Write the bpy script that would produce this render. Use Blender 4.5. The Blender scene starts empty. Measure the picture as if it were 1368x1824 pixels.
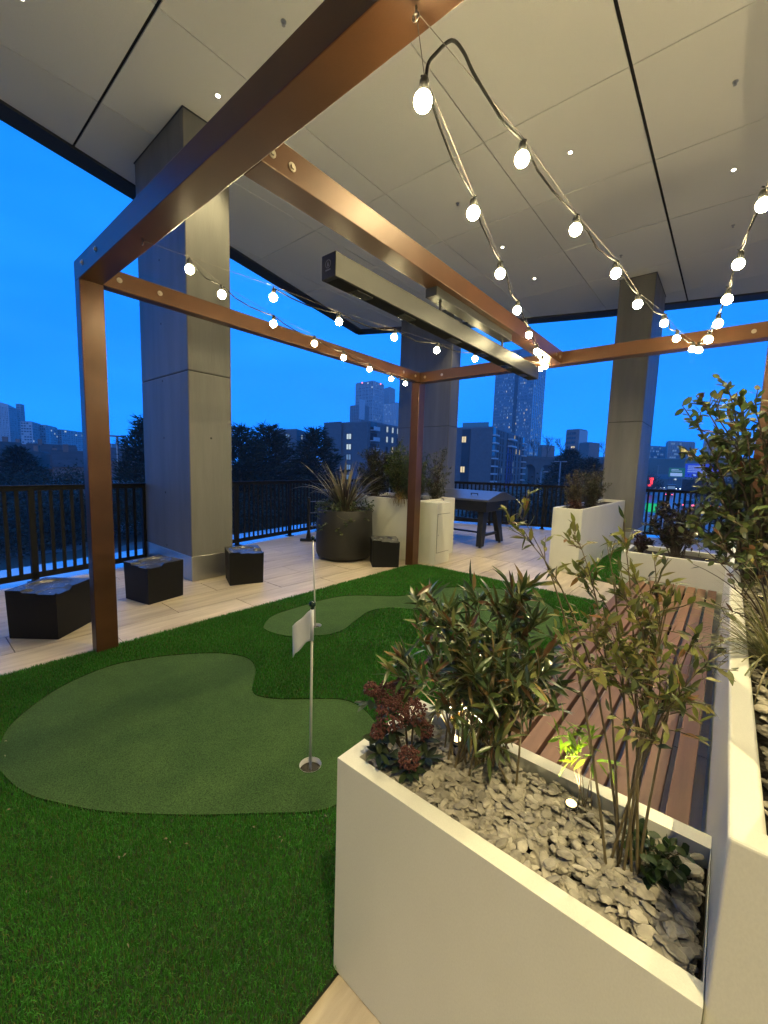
import bpy, math, random
import numpy as np
from mathutils import Vector, Matrix

scene = bpy.context.scene
COL = scene.collection
PI = math.pi
R = math.radians

# ------------------------------------------------------------------ camera
CAM_H = 1.5
YAW, PITCH, ROLL, FPX = -0.69622, 0.11008, -0.03116, 730.7   # of a 1368 x 1824 frame
def _axes():
    f = np.array([math.sin(YAW)*math.cos(PITCH), math.cos(YAW)*math.cos(PITCH), -math.sin(PITCH)])
    rt = np.array([math.cos(YAW), -math.sin(YAW), 0.0]); dn = np.cross(f, rt)
    cr, sr = math.cos(ROLL), math.sin(ROLL)
    return cr*rt + sr*dn, -sr*rt + cr*dn, f
CR, CD, CF = _axes()
def ray(x, y):
    return CR*(x-684)/FPX + CD*(y-912)/FPX + CF
def far(x, y, D):
    """a point seen at pixel x, y at horizontal distance D"""
    d = ray(x, y); t = D/math.hypot(d[0], d[1])
    return Vector((d[0]*t, d[1]*t, CAM_H + d[2]*t))
def over(x, y, P):
    """a point on the line of sight at the same horizontal distance as P"""
    return far(x, y, math.hypot(P[0], P[1]))
cam_data = bpy.data.cameras.new('camera')
cam_data.sensor_fit = 'HORIZONTAL'; cam_data.sensor_width = 36.0
cam_data.lens = FPX/1368*36.0
cam_data.clip_start = 0.02; cam_data.clip_end = 6000
cam = bpy.data.objects.new('camera', cam_data); COL.objects.link(cam)
cam.matrix_world = Matrix(((CR[0], -CD[0], -CF[0], 0), (CR[1], -CD[1], -CF[1], 0), (CR[2], -CD[2], -CF[2], CAM_H), (0, 0, 0, 1)))
scene.camera = cam

# ------------------------------------------------------------------ sky, sun, exposure
SUN_EL, SUN_AZ = R(12.0), R(140.0)         # last soft light from behind the building; the terrace lies in its shade
world = bpy.data.worlds.new('World'); scene.world = world; world.use_nodes = True
wn, wl = world.node_tree.nodes, world.node_tree.links
wn.clear()
wo = wn.new('ShaderNodeOutputWorld'); bg = wn.new('ShaderNodeBackground')
sky = wn.new('ShaderNodeTexSky'); sky.sky_type = 'NISHITA'; sky.sun_disc = False
sky.sun_elevation = SUN_EL; sky.sun_rotation = SUN_AZ; sky.air_density = 1.0; sky.dust_density = 0.6; sky.ozone_density = 4.0
bw = wn.new('ShaderNodeRGBToBW')
gam = wn.new('ShaderNodeMath'); gam.operation = 'POWER'; gam.inputs[1].default_value = 0.28   # overcast: evens the dome out
tc = wn.new('ShaderNodeTexCoord'); mp = wn.new('ShaderNodeMapping'); mp.inputs['Scale'].default_value = (1.2, 1.2, 5.0)
cl = wn.new('ShaderNodeTexNoise'); cl.inputs['Scale'].default_value = 2.2; cl.inputs['Detail'].default_value = 6; cl.inputs['Roughness'].default_value = 0.55
cr = wn.new('ShaderNodeValToRGB')
cr.color_ramp.elements[0].position = 0.32; cr.color_ramp.elements[0].color = (0.003, 0.315, 1.45, 1)
cr.color_ramp.elements[1].position = 0.70; cr.color_ramp.elements[1].color = (0.011, 0.375, 1.65, 1)
mul = wn.new('ShaderNodeMix'); mul.data_type = 'RGBA'; mul.blend_type = 'MULTIPLY'; mul.inputs[0].default_value = 1.0
wl.new(sky.outputs[0], bw.inputs[0]); wl.new(bw.outputs[0], gam.inputs[0])
wl.new(tc.outputs['Generated'], mp.inputs[0]); wl.new(mp.outputs[0], cl.inputs['Vector']); wl.new(cl.outputs['Fac'], cr.inputs[0])
wl.new(cr.outputs[0], mul.inputs[6]); wl.new(gam.outputs[0], mul.inputs[7])
wl.new(mul.outputs[2], bg.inputs['Color']); bg.inputs['Strength'].default_value = 0.92
wl.new(bg.outputs[0], wo.inputs['Surface'])
sd = bpy.data.lights.new('sun', 'SUN'); sd.energy = 0.75; sd.angle = R(20); sd.color = (0.78, 0.90, 1.0)
sun = bpy.data.objects.new('sun', sd); COL.objects.link(sun)
sun.rotation_euler = Vector((math.sin(SUN_AZ)*math.cos(SUN_EL), math.cos(SUN_AZ)*math.cos(SUN_EL), math.sin(SUN_EL))).to_track_quat('Z', 'Y').to_euler()
vs = scene.view_settings; vs.view_transform = 'Standard'; vs.look = 'None'; vs.exposure = 0.0; vs.gamma = 1.0; vs.use_curve_mapping = False
scene.cycles.max_bounces = 8; scene.cycles.diffuse_bounces = 4; scene.cycles.glossy_bounces = 3
scene.cycles.transmission_bounces = 3; scene.cycles.transparent_max_bounces = 6
scene.cycles.sample_clamp_indirect = 4.0; scene.cycles.use_denoising = True
scene.cycles.caustics_reflective = False; scene.cycles.caustics_refractive = False
WARM = (1.0, 0.82, 0.42)
BULB_L = 290.0            # radiance of a festoon bulb
DOWN_W = 150.0           # a soffit downlight
HAZE = 0.0006
UP_W = 14.0              # a planter spot

# ------------------------------------------------------------------ materials
MATS = {}
def nd(nt, t, **kw):
    n = nt.nodes.new(t)
    for k, v in kw.items(): setattr(n, k, v)
    return n
def mat(name, col, rough=0.5, metal=0.0, var=0.0, scale=8.0, bump=0.0, bscale=60.0, stretch=None, col2=None, rand=0.0, spec=0.5, emit=None, emit_s=0.0, coat=0.0, detail=5.0, lo=0.3, hi=0.7, rvar=0.0, dist=0.01, fine=0.0, fscale=500.0):
    m = bpy.data.materials.new(name); m.use_nodes = True; MATS[name] = m
    nt = m.node_tree; L = nt.links; b = nt.nodes['Principled BSDF']
    b.inputs['Roughness'].default_value = rough; b.inputs['Metallic'].default_value = metal
    b.inputs['Specular IOR Level'].default_value = spec
    if coat: b.inputs['Coat Weight'].default_value = coat
    c4 = (*col, 1)
    b.inputs['Base Color'].default_value = c4
    if emit:
        b.inputs['Emission Color'].default_value = (*emit, 1); b.inputs['Emission Strength'].default_value = emit_s
    tcn = nd(nt, 'ShaderNodeTexCoord'); vec = tcn.outputs['Object']
    oi = nd(nt, 'ShaderNodeObjectInfo')
    if rand or stretch:
        mpn = nd(nt, 'ShaderNodeMapping')
        if stretch: mpn.inputs['Scale'].default_value = stretch
        if rand:
            cmb = nd(nt, 'ShaderNodeMath', operation='MULTIPLY'); cmb.inputs[1].default_value = 37.0
            L.new(oi.outputs['Random'], cmb.inputs[0]); L.new(cmb.outputs[0], mpn.inputs['Location'])
        L.new(vec, mpn.inputs[0]); vec = mpn.outputs[0]
    out = None
    if var or col2:
        n = nd(nt, 'ShaderNodeTexNoise'); n.inputs['Scale'].default_value = scale; n.inputs['Detail'].default_value = detail; n.inputs['Roughness'].default_value = 0.6
        L.new(vec, n.inputs['Vector'])
        rp = nd(nt, 'ShaderNodeValToRGB'); L.new(n.outputs['Fac'], rp.inputs[0])
        rp.color_ramp.elements[0].position = lo; rp.color_ramp.elements[1].position = hi
        if col2: a, c = col, col2
        else:
            a = tuple(max(0, x*(1-var)) for x in col); c = tuple(min(1, x*(1+var)) for x in col)
        rp.color_ramp.elements[0].color = (*a, 1); rp.color_ramp.elements[1].color = (*c, 1)
        out = rp.outputs[0]
        if rvar:
            mr = nd(nt, 'ShaderNodeMapRange'); mr.inputs['To Min'].default_value = rough-rvar; mr.inputs['To Max'].default_value = rough+rvar
            L.new(n.outputs['Fac'], mr.inputs[0]); L.new(mr.outputs[0], b.inputs['Roughness'])
    if rand:
        hs = nd(nt, 'ShaderNodeHueSaturation'); mr = nd(nt, 'ShaderNodeMapRange')
        mr.inputs['To Min'].default_value = 1-rand; mr.inputs['To Max'].default_value = 1+rand
        L.new(oi.outputs['Random'], mr.inputs[0]); L.new(mr.outputs[0], hs.inputs['Value'])
        if out: L.new(out, hs.inputs['Color'])
        else: hs.inputs['Color'].default_value = c4
        out = hs.outputs[0]
    if fine and out:
        nf = nd(nt, 'ShaderNodeTexNoise'); nf.inputs['Scale'].default_value = fscale; nf.inputs['Detail'].default_value = 2
        L.new(vec, nf.inputs['Vector']); mf = nd(nt, 'ShaderNodeMapRange')
        mf.inputs['From Min'].default_value = 0.3; mf.inputs['From Max'].default_value = 0.7; mf.inputs['To Min'].default_value = 1-fine; mf.inputs['To Max'].default_value = 1+fine
        L.new(nf.outputs['Fac'], mf.inputs[0])
        hf = nd(nt, 'ShaderNodeHueSaturation'); L.new(mf.outputs[0], hf.inputs['Value']); L.new(out, hf.inputs['Color']); out = hf.outputs[0]
    if out: L.new(out, b.inputs['Base Color'])
    if bump:
        n2 = nd(nt, 'ShaderNodeTexNoise'); n2.inputs['Scale'].default_value = bscale; n2.inputs['Detail'].default_value = 4
        L.new(vec, n2.inputs['Vector'])
        bp = nd(nt, 'ShaderNodeBump'); bp.inputs['Strength'].default_value = bump; bp.inputs['Distance'].default_value = dist
        L.new(n2.outputs['Fac'], bp.inputs['Height']); L.new(bp.outputs[0], b.inputs['Normal'])
    return m
def glow(name, col, s):
    m = bpy.data.materials.new(name); m.use_nodes = True; nt = m.node_tree; nt.nodes.clear()
    o = nd(nt, 'ShaderNodeOutputMaterial'); e = nd(nt, 'ShaderNodeEmission')
    e.inputs[0].default_value = (*col, 1); e.inputs[1].default_value = s
    nt.links.new(e.outputs[0], o.inputs[0]); MATS[name] = m; return m
def leafmat(name, rough=0.42, trans=0.3, spec=0.5):
    """leaf colour comes per leaf from the mesh's colour attribute"""
    m = bpy.data.materials.new(name); m.use_nodes = True; MATS[name] = m
    nt = m.node_tree; L = nt.links; b = nt.nodes['Principled BSDF']; o = nt.nodes['Material Output']
    a = nd(nt, 'ShaderNodeVertexColor', layer_name='Col')
    b.inputs['Roughness'].default_value = rough; b.inputs['Specular IOR Level'].default_value = spec
    L.new(a.outputs[0], b.inputs['Base Color'])
    t = nd(nt, 'ShaderNodeBsdfTranslucent'); hs = nd(nt, 'ShaderNodeHueSaturation'); hs.inputs['Value'].default_value = 1.5; hs.inputs['Saturation'].default_value = 1.1
    L.new(a.outputs[0], hs.inputs['Color']); L.new(hs.outputs[0], t.inputs[0])
    mx = nd(nt, 'ShaderNodeMixShader'); mx.inputs[0].default_value = trans
    L.new(b.outputs[0], mx.inputs[1]); L.new(t.outputs[0], mx.inputs[2]); L.new(mx.outputs[0], o.inputs[0])
    return m

mat('copper', (0.086, 0.036, 0.0155), 0.33, 0.25, var=0.14, scale=5, bump=0.04, bscale=220, rvar=0.05)
mat('white_shell', (0.69, 0.685, 0.605), 0.36, var=0.06, scale=2.2, bump=0.07, bscale=380, rvar=0.10, dist=0.004, stretch=(1, 1, 0.5), detail=10, fine=0.03, fscale=300)
mat('concrete', (0.145, 0.145, 0.140), 0.5, var=0.26, scale=1.7, bump=0.14, bscale=30, stretch=(2.4, 2.4, 0.30), detail=9, lo=0.25, hi=0.75)
mat('concrete_dark', (0.03, 0.03, 0.03), 0.9)
mat('steel', (0.62, 0.62, 0.60), 0.36, 0.9, var=0.1, scale=2.5, bump=0.05, bscale=6, rvar=0.05)
mat('soffit', (0.77, 0.76, 0.71), 0.75, var=0.05, scale=160, bump=0.10, bscale=260, rand=0.035, detail=3)
mat('soffit_void', (0.012, 0.012, 0.013), 0.9)
mat('fascia', (0.035, 0.04, 0.05), 0.45, 0.3)
mat('plank', (0.36, 0.295, 0.22), 0.36, col2=(0.61, 0.53, 0.43), scale=2.2, stretch=(7.0, 0.75, 1.0), rand=0.07, bump=0.05, bscale=30, detail=8, lo=0.28, hi=0.72, rvar=0.08)
mat('grout', (0.030, 0.027, 0.023), 0.9)
mat('coping', (0.72, 0.73, 0.74), 0.10, 0.55, var=0.08, scale=1.5, spec=0.6)
mat('rail_metal', (0.005, 0.006, 0.009), 0.6, 0.0, spec=0.18)
mat('turf_backing', (0.012, 0.030, 0.008), 0.95, var=0.3, scale=30)
mat('turf_cut', (0.014, 0.036, 0.009), 0.95)
mat('green_pile', (0.026, 0.062, 0.014), 0.85, col2=(0.042, 0.086, 0.021), scale=5.0, bump=0.6, bscale=420, detail=12, lo=0.28, hi=0.72, spec=0.2, dist=0.006, fine=0.55, fscale=200)
mat('black_stool', (0.0045, 0.0045, 0.005), 0.55, var=0.3, scale=4, bump=0.08, bscale=120, rvar=0.08, spec=0.25)
mat('stool_top_skylit', (0.055, 0.057, 0.062), 0.24, var=0.35, scale=9, bump=0.05, bscale=60, rvar=0.12, spec=0.7)  # wet gloss; the paler grey paints in reflected sky
mat('roof_tile', (0.085, 0.046, 0.040), 0.8, var=0.35, scale=1.2, stretch=(.3, 1, 1))
mat('black_pot', (0.011, 0.0105, 0.010), 0.6, var=0.2, scale=6, bump=0.08, bscale=160)
mat('heater_metal', (0.018, 0.018, 0.017), 0.45, 0.2, var=0.08, scale=30, bump=0.03, bscale=300)
mat('heater_glass', (0.07, 0.07, 0.065), 0.25, 0.2)
mat('emblem', (0.16, 0.17, 0.19), 0.4, 0.3)
mat('bench_wood', (0.112, 0.053, 0.029), 0.5, col2=(0.195, 0.100, 0.060), scale=3.0, stretch=(9, 0.6, 9), rand=0.12, bump=0.08, bscale=50, detail=8, rvar=0.08)
mat('dark_frame', (0.02, 0.02, 0.022), 0.5, 0.4)
mat('soil', (0.018, 0.013, 0.009), 0.95, var=0.4, scale=40, bump=0.8, bscale=70)
mat('slate', (0.31, 0.287, 0.238), 0.62, var=0.22, scale=1.4, rand=0.36, bump=0.2, bscale=90, detail=4)
mat('slate_mass', (0.17, 0.155, 0.128), 0.7, col2=(0.39, 0.36, 0.30), scale=34, bump=0.2, bscale=90, detail=2, lo=0.35, hi=0.65)
mat('bolt', (0.55, 0.50, 0.42), 0.3, 0.9)
mat('cable', (0.007, 0.007, 0.007), 0.6, spec=0.2)
mat('dry_leaf', (0.26, 0.22, 0.14), 0.8)
mat('wire', (0.22, 0.20, 0.18), 0.4, 1.0)
mat('socket', (0.02, 0.02, 0.02), 0.45)
glow('bulb_glow', (1.0, 0.84, 0.44), BULB_L)
glow('downlight_glow', (1.0, 0.86, 0.62), 60.0)
glow('spot_glow', (1.0, 0.78, 0.36), 3.2)
mat('downlight_trim', (0.5, 0.5, 0.48), 0.5)
mat('flag_cloth', (0.86, 0.87, 0.89), 0.8, var=0.05, scale=10)
mat('pole_white', (0.70, 0.68, 0.60), 0.4)
mat('ball_dark', (0.012, 0.03, 0.018), 0.18)
mat('cup_white', (0.86, 0.86, 0.84), 0.4)
mat('table_black', (0.012, 0.014, 0.019), 0.35, 0.3)
mat('table_lid', (0.14, 0.15, 0.17), 0.28, 0.7, var=0.1, scale=3)
mat('bark', (0.065, 0.048, 0.030), 0.8, var=0.3, scale=30)
mat('stem_olive', (0.125, 0.098, 0.045), 0.6, var=0.3, scale=40)
mat('flower_bud', (0.100, 0.033, 0.027), 0.7, var=0.35, scale=60)
leafmat('leaf'); leafmat('leaf_gloss', 0.28, 0.15, 0.6); leafmat('blade', 0.6, 0.2, 0.25); leafmat('needle', 0.7, 0.05, 0.2)
mat('ground_dusk', (0.045, 0.055, 0.035), 0.95, col2=(0.085, 0.085, 0.07), scale=0.05, detail=6)
mat('asphalt', (0.07, 0.075, 0.085), 0.32, var=0.15, scale=0.2)
mat('path', (0.16, 0.16, 0.155), 0.8, var=0.1, scale=0.5)
mat('line_paint', (0.6, 0.6, 0.58), 0.6)
mat('brick_dark', (0.095, 0.095, 0.10), 0.8, var=0.15, scale=1.2)
mat('brick_red', (0.19, 0.11, 0.09), 0.8, var=0.2, scale=0.6)
mat('brick_viaduct', (0.06, 0.055, 0.05), 0.85, var=0.3, scale=0.3)
mat('roof_slate', (0.13, 0.13, 0.14), 0.6, var=0.15, scale=0.5)
mat('clad_pale', (0.30, 0.31, 0.32), 0.6, var=0.08, scale=0.2)
mat('clad_grey', (0.18, 0.185, 0.19), 0.55, var=0.1, scale=0.2)
mat('clad_white', (0.34, 0.35, 0.36), 0.6)
mat('panel_blue', (0.012, 0.03, 0.18), 0.5)
mat('curtain_glass', (0.16, 0.18, 0.20), 0.12, 0.7, var=0.3, scale=0.09, detail=2)
mat('window_glass', (0.018, 0.02, 0.024), 0.08, 0.0, spec=0.8)
mat('frame_dark', (0.02, 0.02, 0.022), 0.5)
mat('balcony_white', (0.42, 0.43, 0.44), 0.5)
mat('glass_green', (0.12, 0.20, 0.19), 0.15)
mat('lamp_steel', (0.20, 0.21, 0.22), 0.4, 0.6)
mat('sign_green', (0.01, 0.11, 0.05), 0.5, emit=(0.01, 0.16, 0.09), emit_s=0.35)
mat('sign_white', (0.7, 0.7, 0.68), 0.5, emit=(0.8, 0.9, 0.85), emit_s=0.25)
mat('sign_blue', (0.01, 0.03, 0.28), 0.5, emit=(0.02, 0.06, 0.6), emit_s=0.5)
mat('sign_back', (0.018, 0.02, 0.022), 0.6)
glow('neon_red', (1.0, 0.05, 0.07), 2.2); glow('neon_green', (0.02, 0.62, 0.25), 0.9)
glow('lit_warm', (1.0, 0.80, 0.45), 0.9); glow('lit_cool', (0.75, 0.92, 1.0), 0.75); glow('lit_dim', (0.30, 0.55, 1.0), 0.38)
glow('tail_red', (1.0, 0.10, 0.14), 5.0); glow('head_white', (0.95, 0.97, 1.0), 7.0); glow('beacon', (1.0, 0.18, 0.2), 3.0)
mat('car_dark', (0.02, 0.02, 0.024), 0.3); mat('car_silver', (0.25, 0.26, 0.27), 0.3); mat('tyre', (0.01, 0.01, 0.01), 0.8)
mat('cabinet_lock', (0.4, 0.4, 0.38), 0.3, 0.9)

# ------------------------------------------------------------------ mesh helpers
class MB:
    """collects boxes, tubes, prisms and lathes into one mesh"""
    def __init__(s): s.v = []; s.f = []; s.m = []; s.cur = 0
    def add(s, vs_, fs):
        o = len(s.v); s.v += [tuple(map(float, p)) for p in vs_]
        for f in fs: s.f.append(tuple(i+o for i in f)); s.m.append(s.cur)
        return s
    def box(s, x0, x1, y0, y1, z0, z1):
        return s.add([(x0,y0,z0),(x1,y0,z0),(x1,y1,z0),(x0,y1,z0),(x0,y0,z1),(x1,y0,z1),(x1,y1,z1),(x0,y1,z1)],
                     [(0,3,2,1),(4,5,6,7),(0,1,5,4),(1,2,6,5),(2,3,7,6),(3,0,4,7)])
    def hexa(s, b, t):
        return s.add(list(b)+list(t), [(3,2,1,0),(4,5,6,7),(0,1,5,4),(1,2,6,5),(2,3,7,6),(3,0,4,7)])
    def prism(s, poly, z0, z1):
        n = len(poly)
        return s.add([(p[0],p[1],z0) for p in poly]+[(p[0],p[1],z1) for p in poly],
                     [tuple(range(n-1,-1,-1)), tuple(range(n,2*n))]+[(i,(i+1)%n,n+(i+1)%n,n+i) for i in range(n)])
    def tube(s, pts, rad, n=6, cap=True):
        pts = [Vector(p) for p in pts]; k = len(pts)
        if not hasattr(rad, '__len__'): rad = [rad]*k
        vs_, fs = [], []; up = None
        for i, p in enumerate(pts):
            d = (pts[min(i+1,k-1)]-pts[max(i-1,0)])
            if d.length < 1e-9: d = Vector((0,0,1))
            d.normalize()
            if up is None:
                up = Vector((0,0,1)) if abs(d.z) < 0.9 else Vector((1,0,0))
            a = d.cross(up); 
            if a.length < 1e-6: a = d.orthogonal()
            a.normalize(); b = a.cross(d); up = b
            for j in range(n):
                t = 2*PI*j/n; vs_.append(p + (a*math.cos(t)+b*math.sin(t))*rad[i])
        for i in range(k-1):
            for j in range(n):
                fs.append((i*n+j, i*n+(j+1)%n, (i+1)*n+(j+1)%n, (i+1)*n+j))
        if cap: fs += [tuple(range(n-1,-1,-1)), tuple(range((k-1)*n, k*n))]
        return s.add(vs_, fs)
    def lathe(s, prof, c=(0,0,0), n=24, cap=True):
        vs_, fs = [], []
        for r, z in prof:
            for j in range(n):
                t = 2*PI*j/n; vs_.append((c[0]+r*math.cos(t), c[1]+r*math.sin(t), c[2]+z))
        for i in range(len(prof)-1):
            for j in range(n): fs.append((i*n+j, i*n+(j+1)%n, (i+1)*n+(j+1)%n, (i+1)*n+j))
        if cap: fs += [tuple(range(n-1,-1,-1)), tuple(range((len(prof)-1)*n, len(prof)*n))]
        return s.add(vs_, fs)
    def sphere(s, c, r, n=12, k=8, sx=1, sy=1, sz=1):
        vs_ = [(c[0], c[1], c[2]-r*sz)]; fs = []
        for i in range(1, k):
            t = -PI/2+PI*i/k
            for j in range(n): u = 2*PI*j/n; vs_.append((c[0]+r*sx*math.cos(t)*math.cos(u), c[1]+r*sy*math.cos(t)*math.sin(u), c[2]+r*sz*math.sin(t)))
        vs_.append((c[0], c[1], c[2]+r*sz)); e = len(vs_)-1
        for j in range(n): fs.append((0, 1+(j+1)%n, 1+j))
        for i in range(k-2):
            for j in range(n): a = 1+i*n; fs.append((a+j, a+(j+1)%n, a+n+(j+1)%n, a+n+j))
        a = 1+(k-2)*n
        for j in range(n): fs.append((a+j, a+(j+1)%n, e))
        return s.add(vs_, fs)
    def mesh(s, name, mats, smooth=False):
        me = bpy.data.meshes.new(name); me.from_pydata(s.v, [], s.f)
        if isinstance(mats, str): mats = [mats]
        for m in mats: me.materials.append(MATS[m])
        if len(mats) > 1: me.polygons.foreach_set('material_index', s.m)
        if smooth: me.polygons.foreach_set('use_smooth', [True]*len(me.polygons))
        me.update(); return me
    def build(s, name, mats, parent=None, smooth=False, bevel=0.0, loc=None, seg=2):
        return link(name, s.mesh(name, mats, smooth), parent, bevel, loc, seg)
def link(name, me, parent=None, bevel=0.0, loc=None, seg=2):
    o = bpy.data.objects.new(name, me); COL.objects.link(o)
    if parent is not None: o.parent = parent
    if loc is not None: o.location = loc
    if bevel:
        b = o.modifiers.new('edge', 'BEVEL'); b.width = bevel; b.segments = seg; b.limit_method = 'ANGLE'; b.angle_limit = R(40)
        try: b.harden_normals = False
        except Exception: pass
    return o
def tag(o, label=None, cat=None, group=None, kind=None):
    if label: o['label'] = label
    if cat: o['category'] = cat
    if group: o['group'] = group
    if kind: o['kind'] = kind
    return o
def thing(name, label, cat, loc=(0,0,0), rz=0.0, group=None):
    o = bpy.data.objects.new(name, None); COL.objects.link(o); o.location = loc; o.rotation_euler = (0,0,rz)
    o.empty_display_size = 0.1
    return tag(o, label, cat, group)
def np_mesh(name, V, F, mat_name, C=None, smooth=False):
    """triangles from numpy arrays, with a colour per vertex"""
    V = np.ascontiguousarray(V, np.float32); F = np.ascontiguousarray(F, np.int32)
    me = bpy.data.meshes.new(name); me.vertices.add(len(V)); me.vertices.foreach_set('co', V.ravel())
    k = F.shape[1]
    me.loops.add(F.size); me.loops.foreach_set('vertex_index', F.ravel())
    me.polygons.add(len(F)); me.polygons.foreach_set('loop_start', np.arange(0, F.size, k, dtype=np.int32))
    me.update(calc_edges=True)
    if C is not None:
        at = me.color_attributes.new('Col', 'FLOAT_COLOR', 'POINT')
        c4 = np.ones((len(V), 4), np.float32); c4[:, :3] = C; at.data.foreach_set('color', c4.ravel())
    if smooth: me.polygons.foreach_set('use_smooth', np.ones(len(F), bool))
    me.materials.append(MATS[mat_name]); me.validate(); me.update()
    return me

# ------------------------------------------------------------------ terrace: slab, floor planks, ledge
def clip(poly, a, b, c):
    """keep the side a*x + b*y >= c of a convex polygon"""
    out = []
    for i in range(len(poly)):
        p, q = poly[i], poly[(i+1) % len(poly)]
        dp, dq = a*p[0]+b*p[1]-c, a*q[0]+b*q[1]-c
        if dp >= 0: out.append(p)
        if (dp >= 0) != (dq >= 0):
            t = dp/(dp-dq); out.append((p[0]+(q[0]-p[0])*t, p[1]+(q[1]-p[1])*t))
    return out
def area(p): return 0.5*abs(sum(p[i][0]*p[(i+1)%len(p)][1]-p[(i+1)%len(p)][0]*p[i][1] for i in range(len(p))))
CORNER = (-7.61, 9.30)
RAIL_L0 = (-5.69, -2.0)
RAIL_B1 = (2.6, 13.28)
# half planes of the railing lines (inside kept)
def inside(poly, off=0.0):
    poly = clip(poly, 1.0, 0.17, -6.03 + off)
    poly = clip(poly, 0.39, -1.0, 0.39*CORNER[0]-CORNER[1] + off)
    return poly
slab = MB()
slab.prism(inside([(-9, -4.2), (4.6, -4.2), (4.6, 14.5), (-9, 14.5)], -0.02), -0.30, -0.014)
terrace = slab.build('terrace_floor', 'grout'); tag(terrace, kind='structure')
TURF = [(-3.655, -1.6), (-0.752, -1.6), (-0.752, 1.2), (-0.60, 1.2), (-0.60, 5.215), (-3.27, 5.215), (-3.57, 5.10), (-3.655, 4.93)]
PLANK_MESH = {}
rng = random.Random(7)
def plank(x0, x1, y0, y1):
    g = 0.0036
    full = [(x0+g, y0+g), (x1-g, y0+g), (x1-g, y1-g), (x0+g, y1-g)]
    p = inside(full, 0.03)
    if len(p) < 3 or area(p) < 0.004: return
    c = ((x0+x1)/2, (y0+y1)/2)
    key = None
    if abs(area(p)-area(full)) < 1e-6: key = (round(x1-x0, 3), round(y1-y0, 3))
    me = PLANK_MESH.get(key) if key else None
    if me is None:
        me = MB().prism([(q[0]-c[0], q[1]-c[1]) for q in p], -0.012, 0.0).mesh('plank', 'plank')
        if key: PLANK_MESH[key] = me
    link('plank', me, terrace, loc=(c[0], c[1], rng.uniform(-0.0008, 0.0008)))
for k in range(11):                       # long boards beside the railing
    x1 = -3.65-0.41*k; x0 = x1-0.41; o = (1.126, 0.508)[k % 2]
    j = -3
    while True:
        y0 = o+1.222*j
        if y0 > 12: break
        plank(x0, x1, y0, y0+1.222); j += 1
for k in range(7):                        # wider boards at the back
    y0 = 5.222+1.222*k; o = -2.64 if k % 2 == 0 else -2.46
    for j in range(-3, 9):
        x0 = o+0.62*j; x1 = x0+0.62
        x0 = max(x0, -3.65)
        if x1 > -3.6: plank(x0, x1, y0, y0+1.222)
for k in range(7):                        # under the planters and at the photographer's feet
    x0 = -0.752+0.41*k
    for j in range(-3, 5): plank(x0, x0+0.41, -0.35+1.222*j+(0.61 if k % 2 else 0), -0.35+1.222*(j+1)+(0.61 if k % 2 else 0)) if -0.35+1.222*(j+1) < 5.0 else None
# pale coping outside the railing
led = MB()
A0, A1, A2 = Vector((*RAIL_L0, 0)), Vector((*CORNER, 0)), Vector((*RAIL_B1, 0))
nL = Vector((-1, -0.17, 0)).normalized(); nB = Vector((-0.39, 1, 0)).normalized()
miter = (nL + nB)/(1+nL.dot(nB))
W_ = 1.25
led.prism([tuple((A0+nL*.06)[:2]), tuple((A1+miter*.06)[:2]), tuple((A1+miter*W_)[:2]), tuple((A0+nL*W_)[:2])][::-1], -0.25, -0.06)
tag(led.build('roof_ledge', 'coping'), kind='structure')
led = MB()
led.prism([tuple((A1+miter*.06)[:2]), tuple((A2+nB*.06)[:2]), tuple((A2+nB*W_)[:2]), tuple((A1+miter*W_)[:2])][::-1], -0.25, -0.062)
tag(led.build('roof_ledge', 'coping'), kind='structure')

# ------------------------------------------------------------------ soffit
SZ = 5.39
def soff(poly, off=0.0):
    poly = clip(poly, 1.0, 0.247, -6.55+0.247*1.05 + off)
    for (a, b) in (((-8.85, 9.14), (-4.68, 10.85)), ((-4.68, 10.85), (-2.73, 11.52)), ((-2.73, 11.52), (0.26, 12.30)), ((0.26, 12.30), (5, 13.3))):
        m = (b[1]-a[1])/(b[0]-a[0]); L = math.hypot(1, m)
        poly = clip(poly, m/L, -1/L, (m*a[0]-a[1])/L + 0.30 + off)
    return poly
void = MB().prism(soff([(-12, -4.2), (4.6, -4.2), (4.6, 15), (-12, 15)]), SZ+0.03, SZ+0.5)
soffit = void.build('ceiling', 'soffit_void'); tag(soffit, kind='structure')
PANEL_MESH = {}
for i in range(-6, 5):
    for j in range(-4, 9):
        x0, x1 = -1.1+1.535*i, -1.1+1.535*(i+1); y0, y1 = 1.72+1.54*j, 1.72+1.54*(j+1)
        gx0 = 0.016 if i == 0 else 0.0055; gx1 = 0.016 if i == -1 else 0.0055
        gy0 = 0.014 if j == 0 else 0.0055; gy1 = 0.014 if j == -1 else 0.0055
        full = [(x0+gx0, y0+gy0), (x1-gx1, y0+gy0), (x1-gx1, y1-gy1), (x0+gx0, y1-gy1)]
        full = [(max(-12, min(4.6, p[0])), max(-4.2, p[1])) for p in full]
        p = soff(full, 0.004)
        if len(p) < 3 or area(p) < 0.01: continue
        c = ((x0+x1)/2, (y0+y1)/2)
        key = (gx0, gx1, gy0, gy1) if abs(area(p)-(x1-x0-gx0-gx1)*(y1-y0-gy0-gy1)) < 1e-6 else None
        me = PANEL_MESH.get(key) if key else None
        if me is None:
            me = MB().prism([(q[0]-c[0], q[1]-c[1]) for q in p], 0.0, 0.014).mesh('panel', 'soffit')
            if key: PANEL_MESH[key] = me
        link('panel', me, soffit, loc=(c[0], c[1], SZ))
fas = MB()
fl = lambda y, o: -6.55-0.247*(y-1.05)-o
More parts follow.
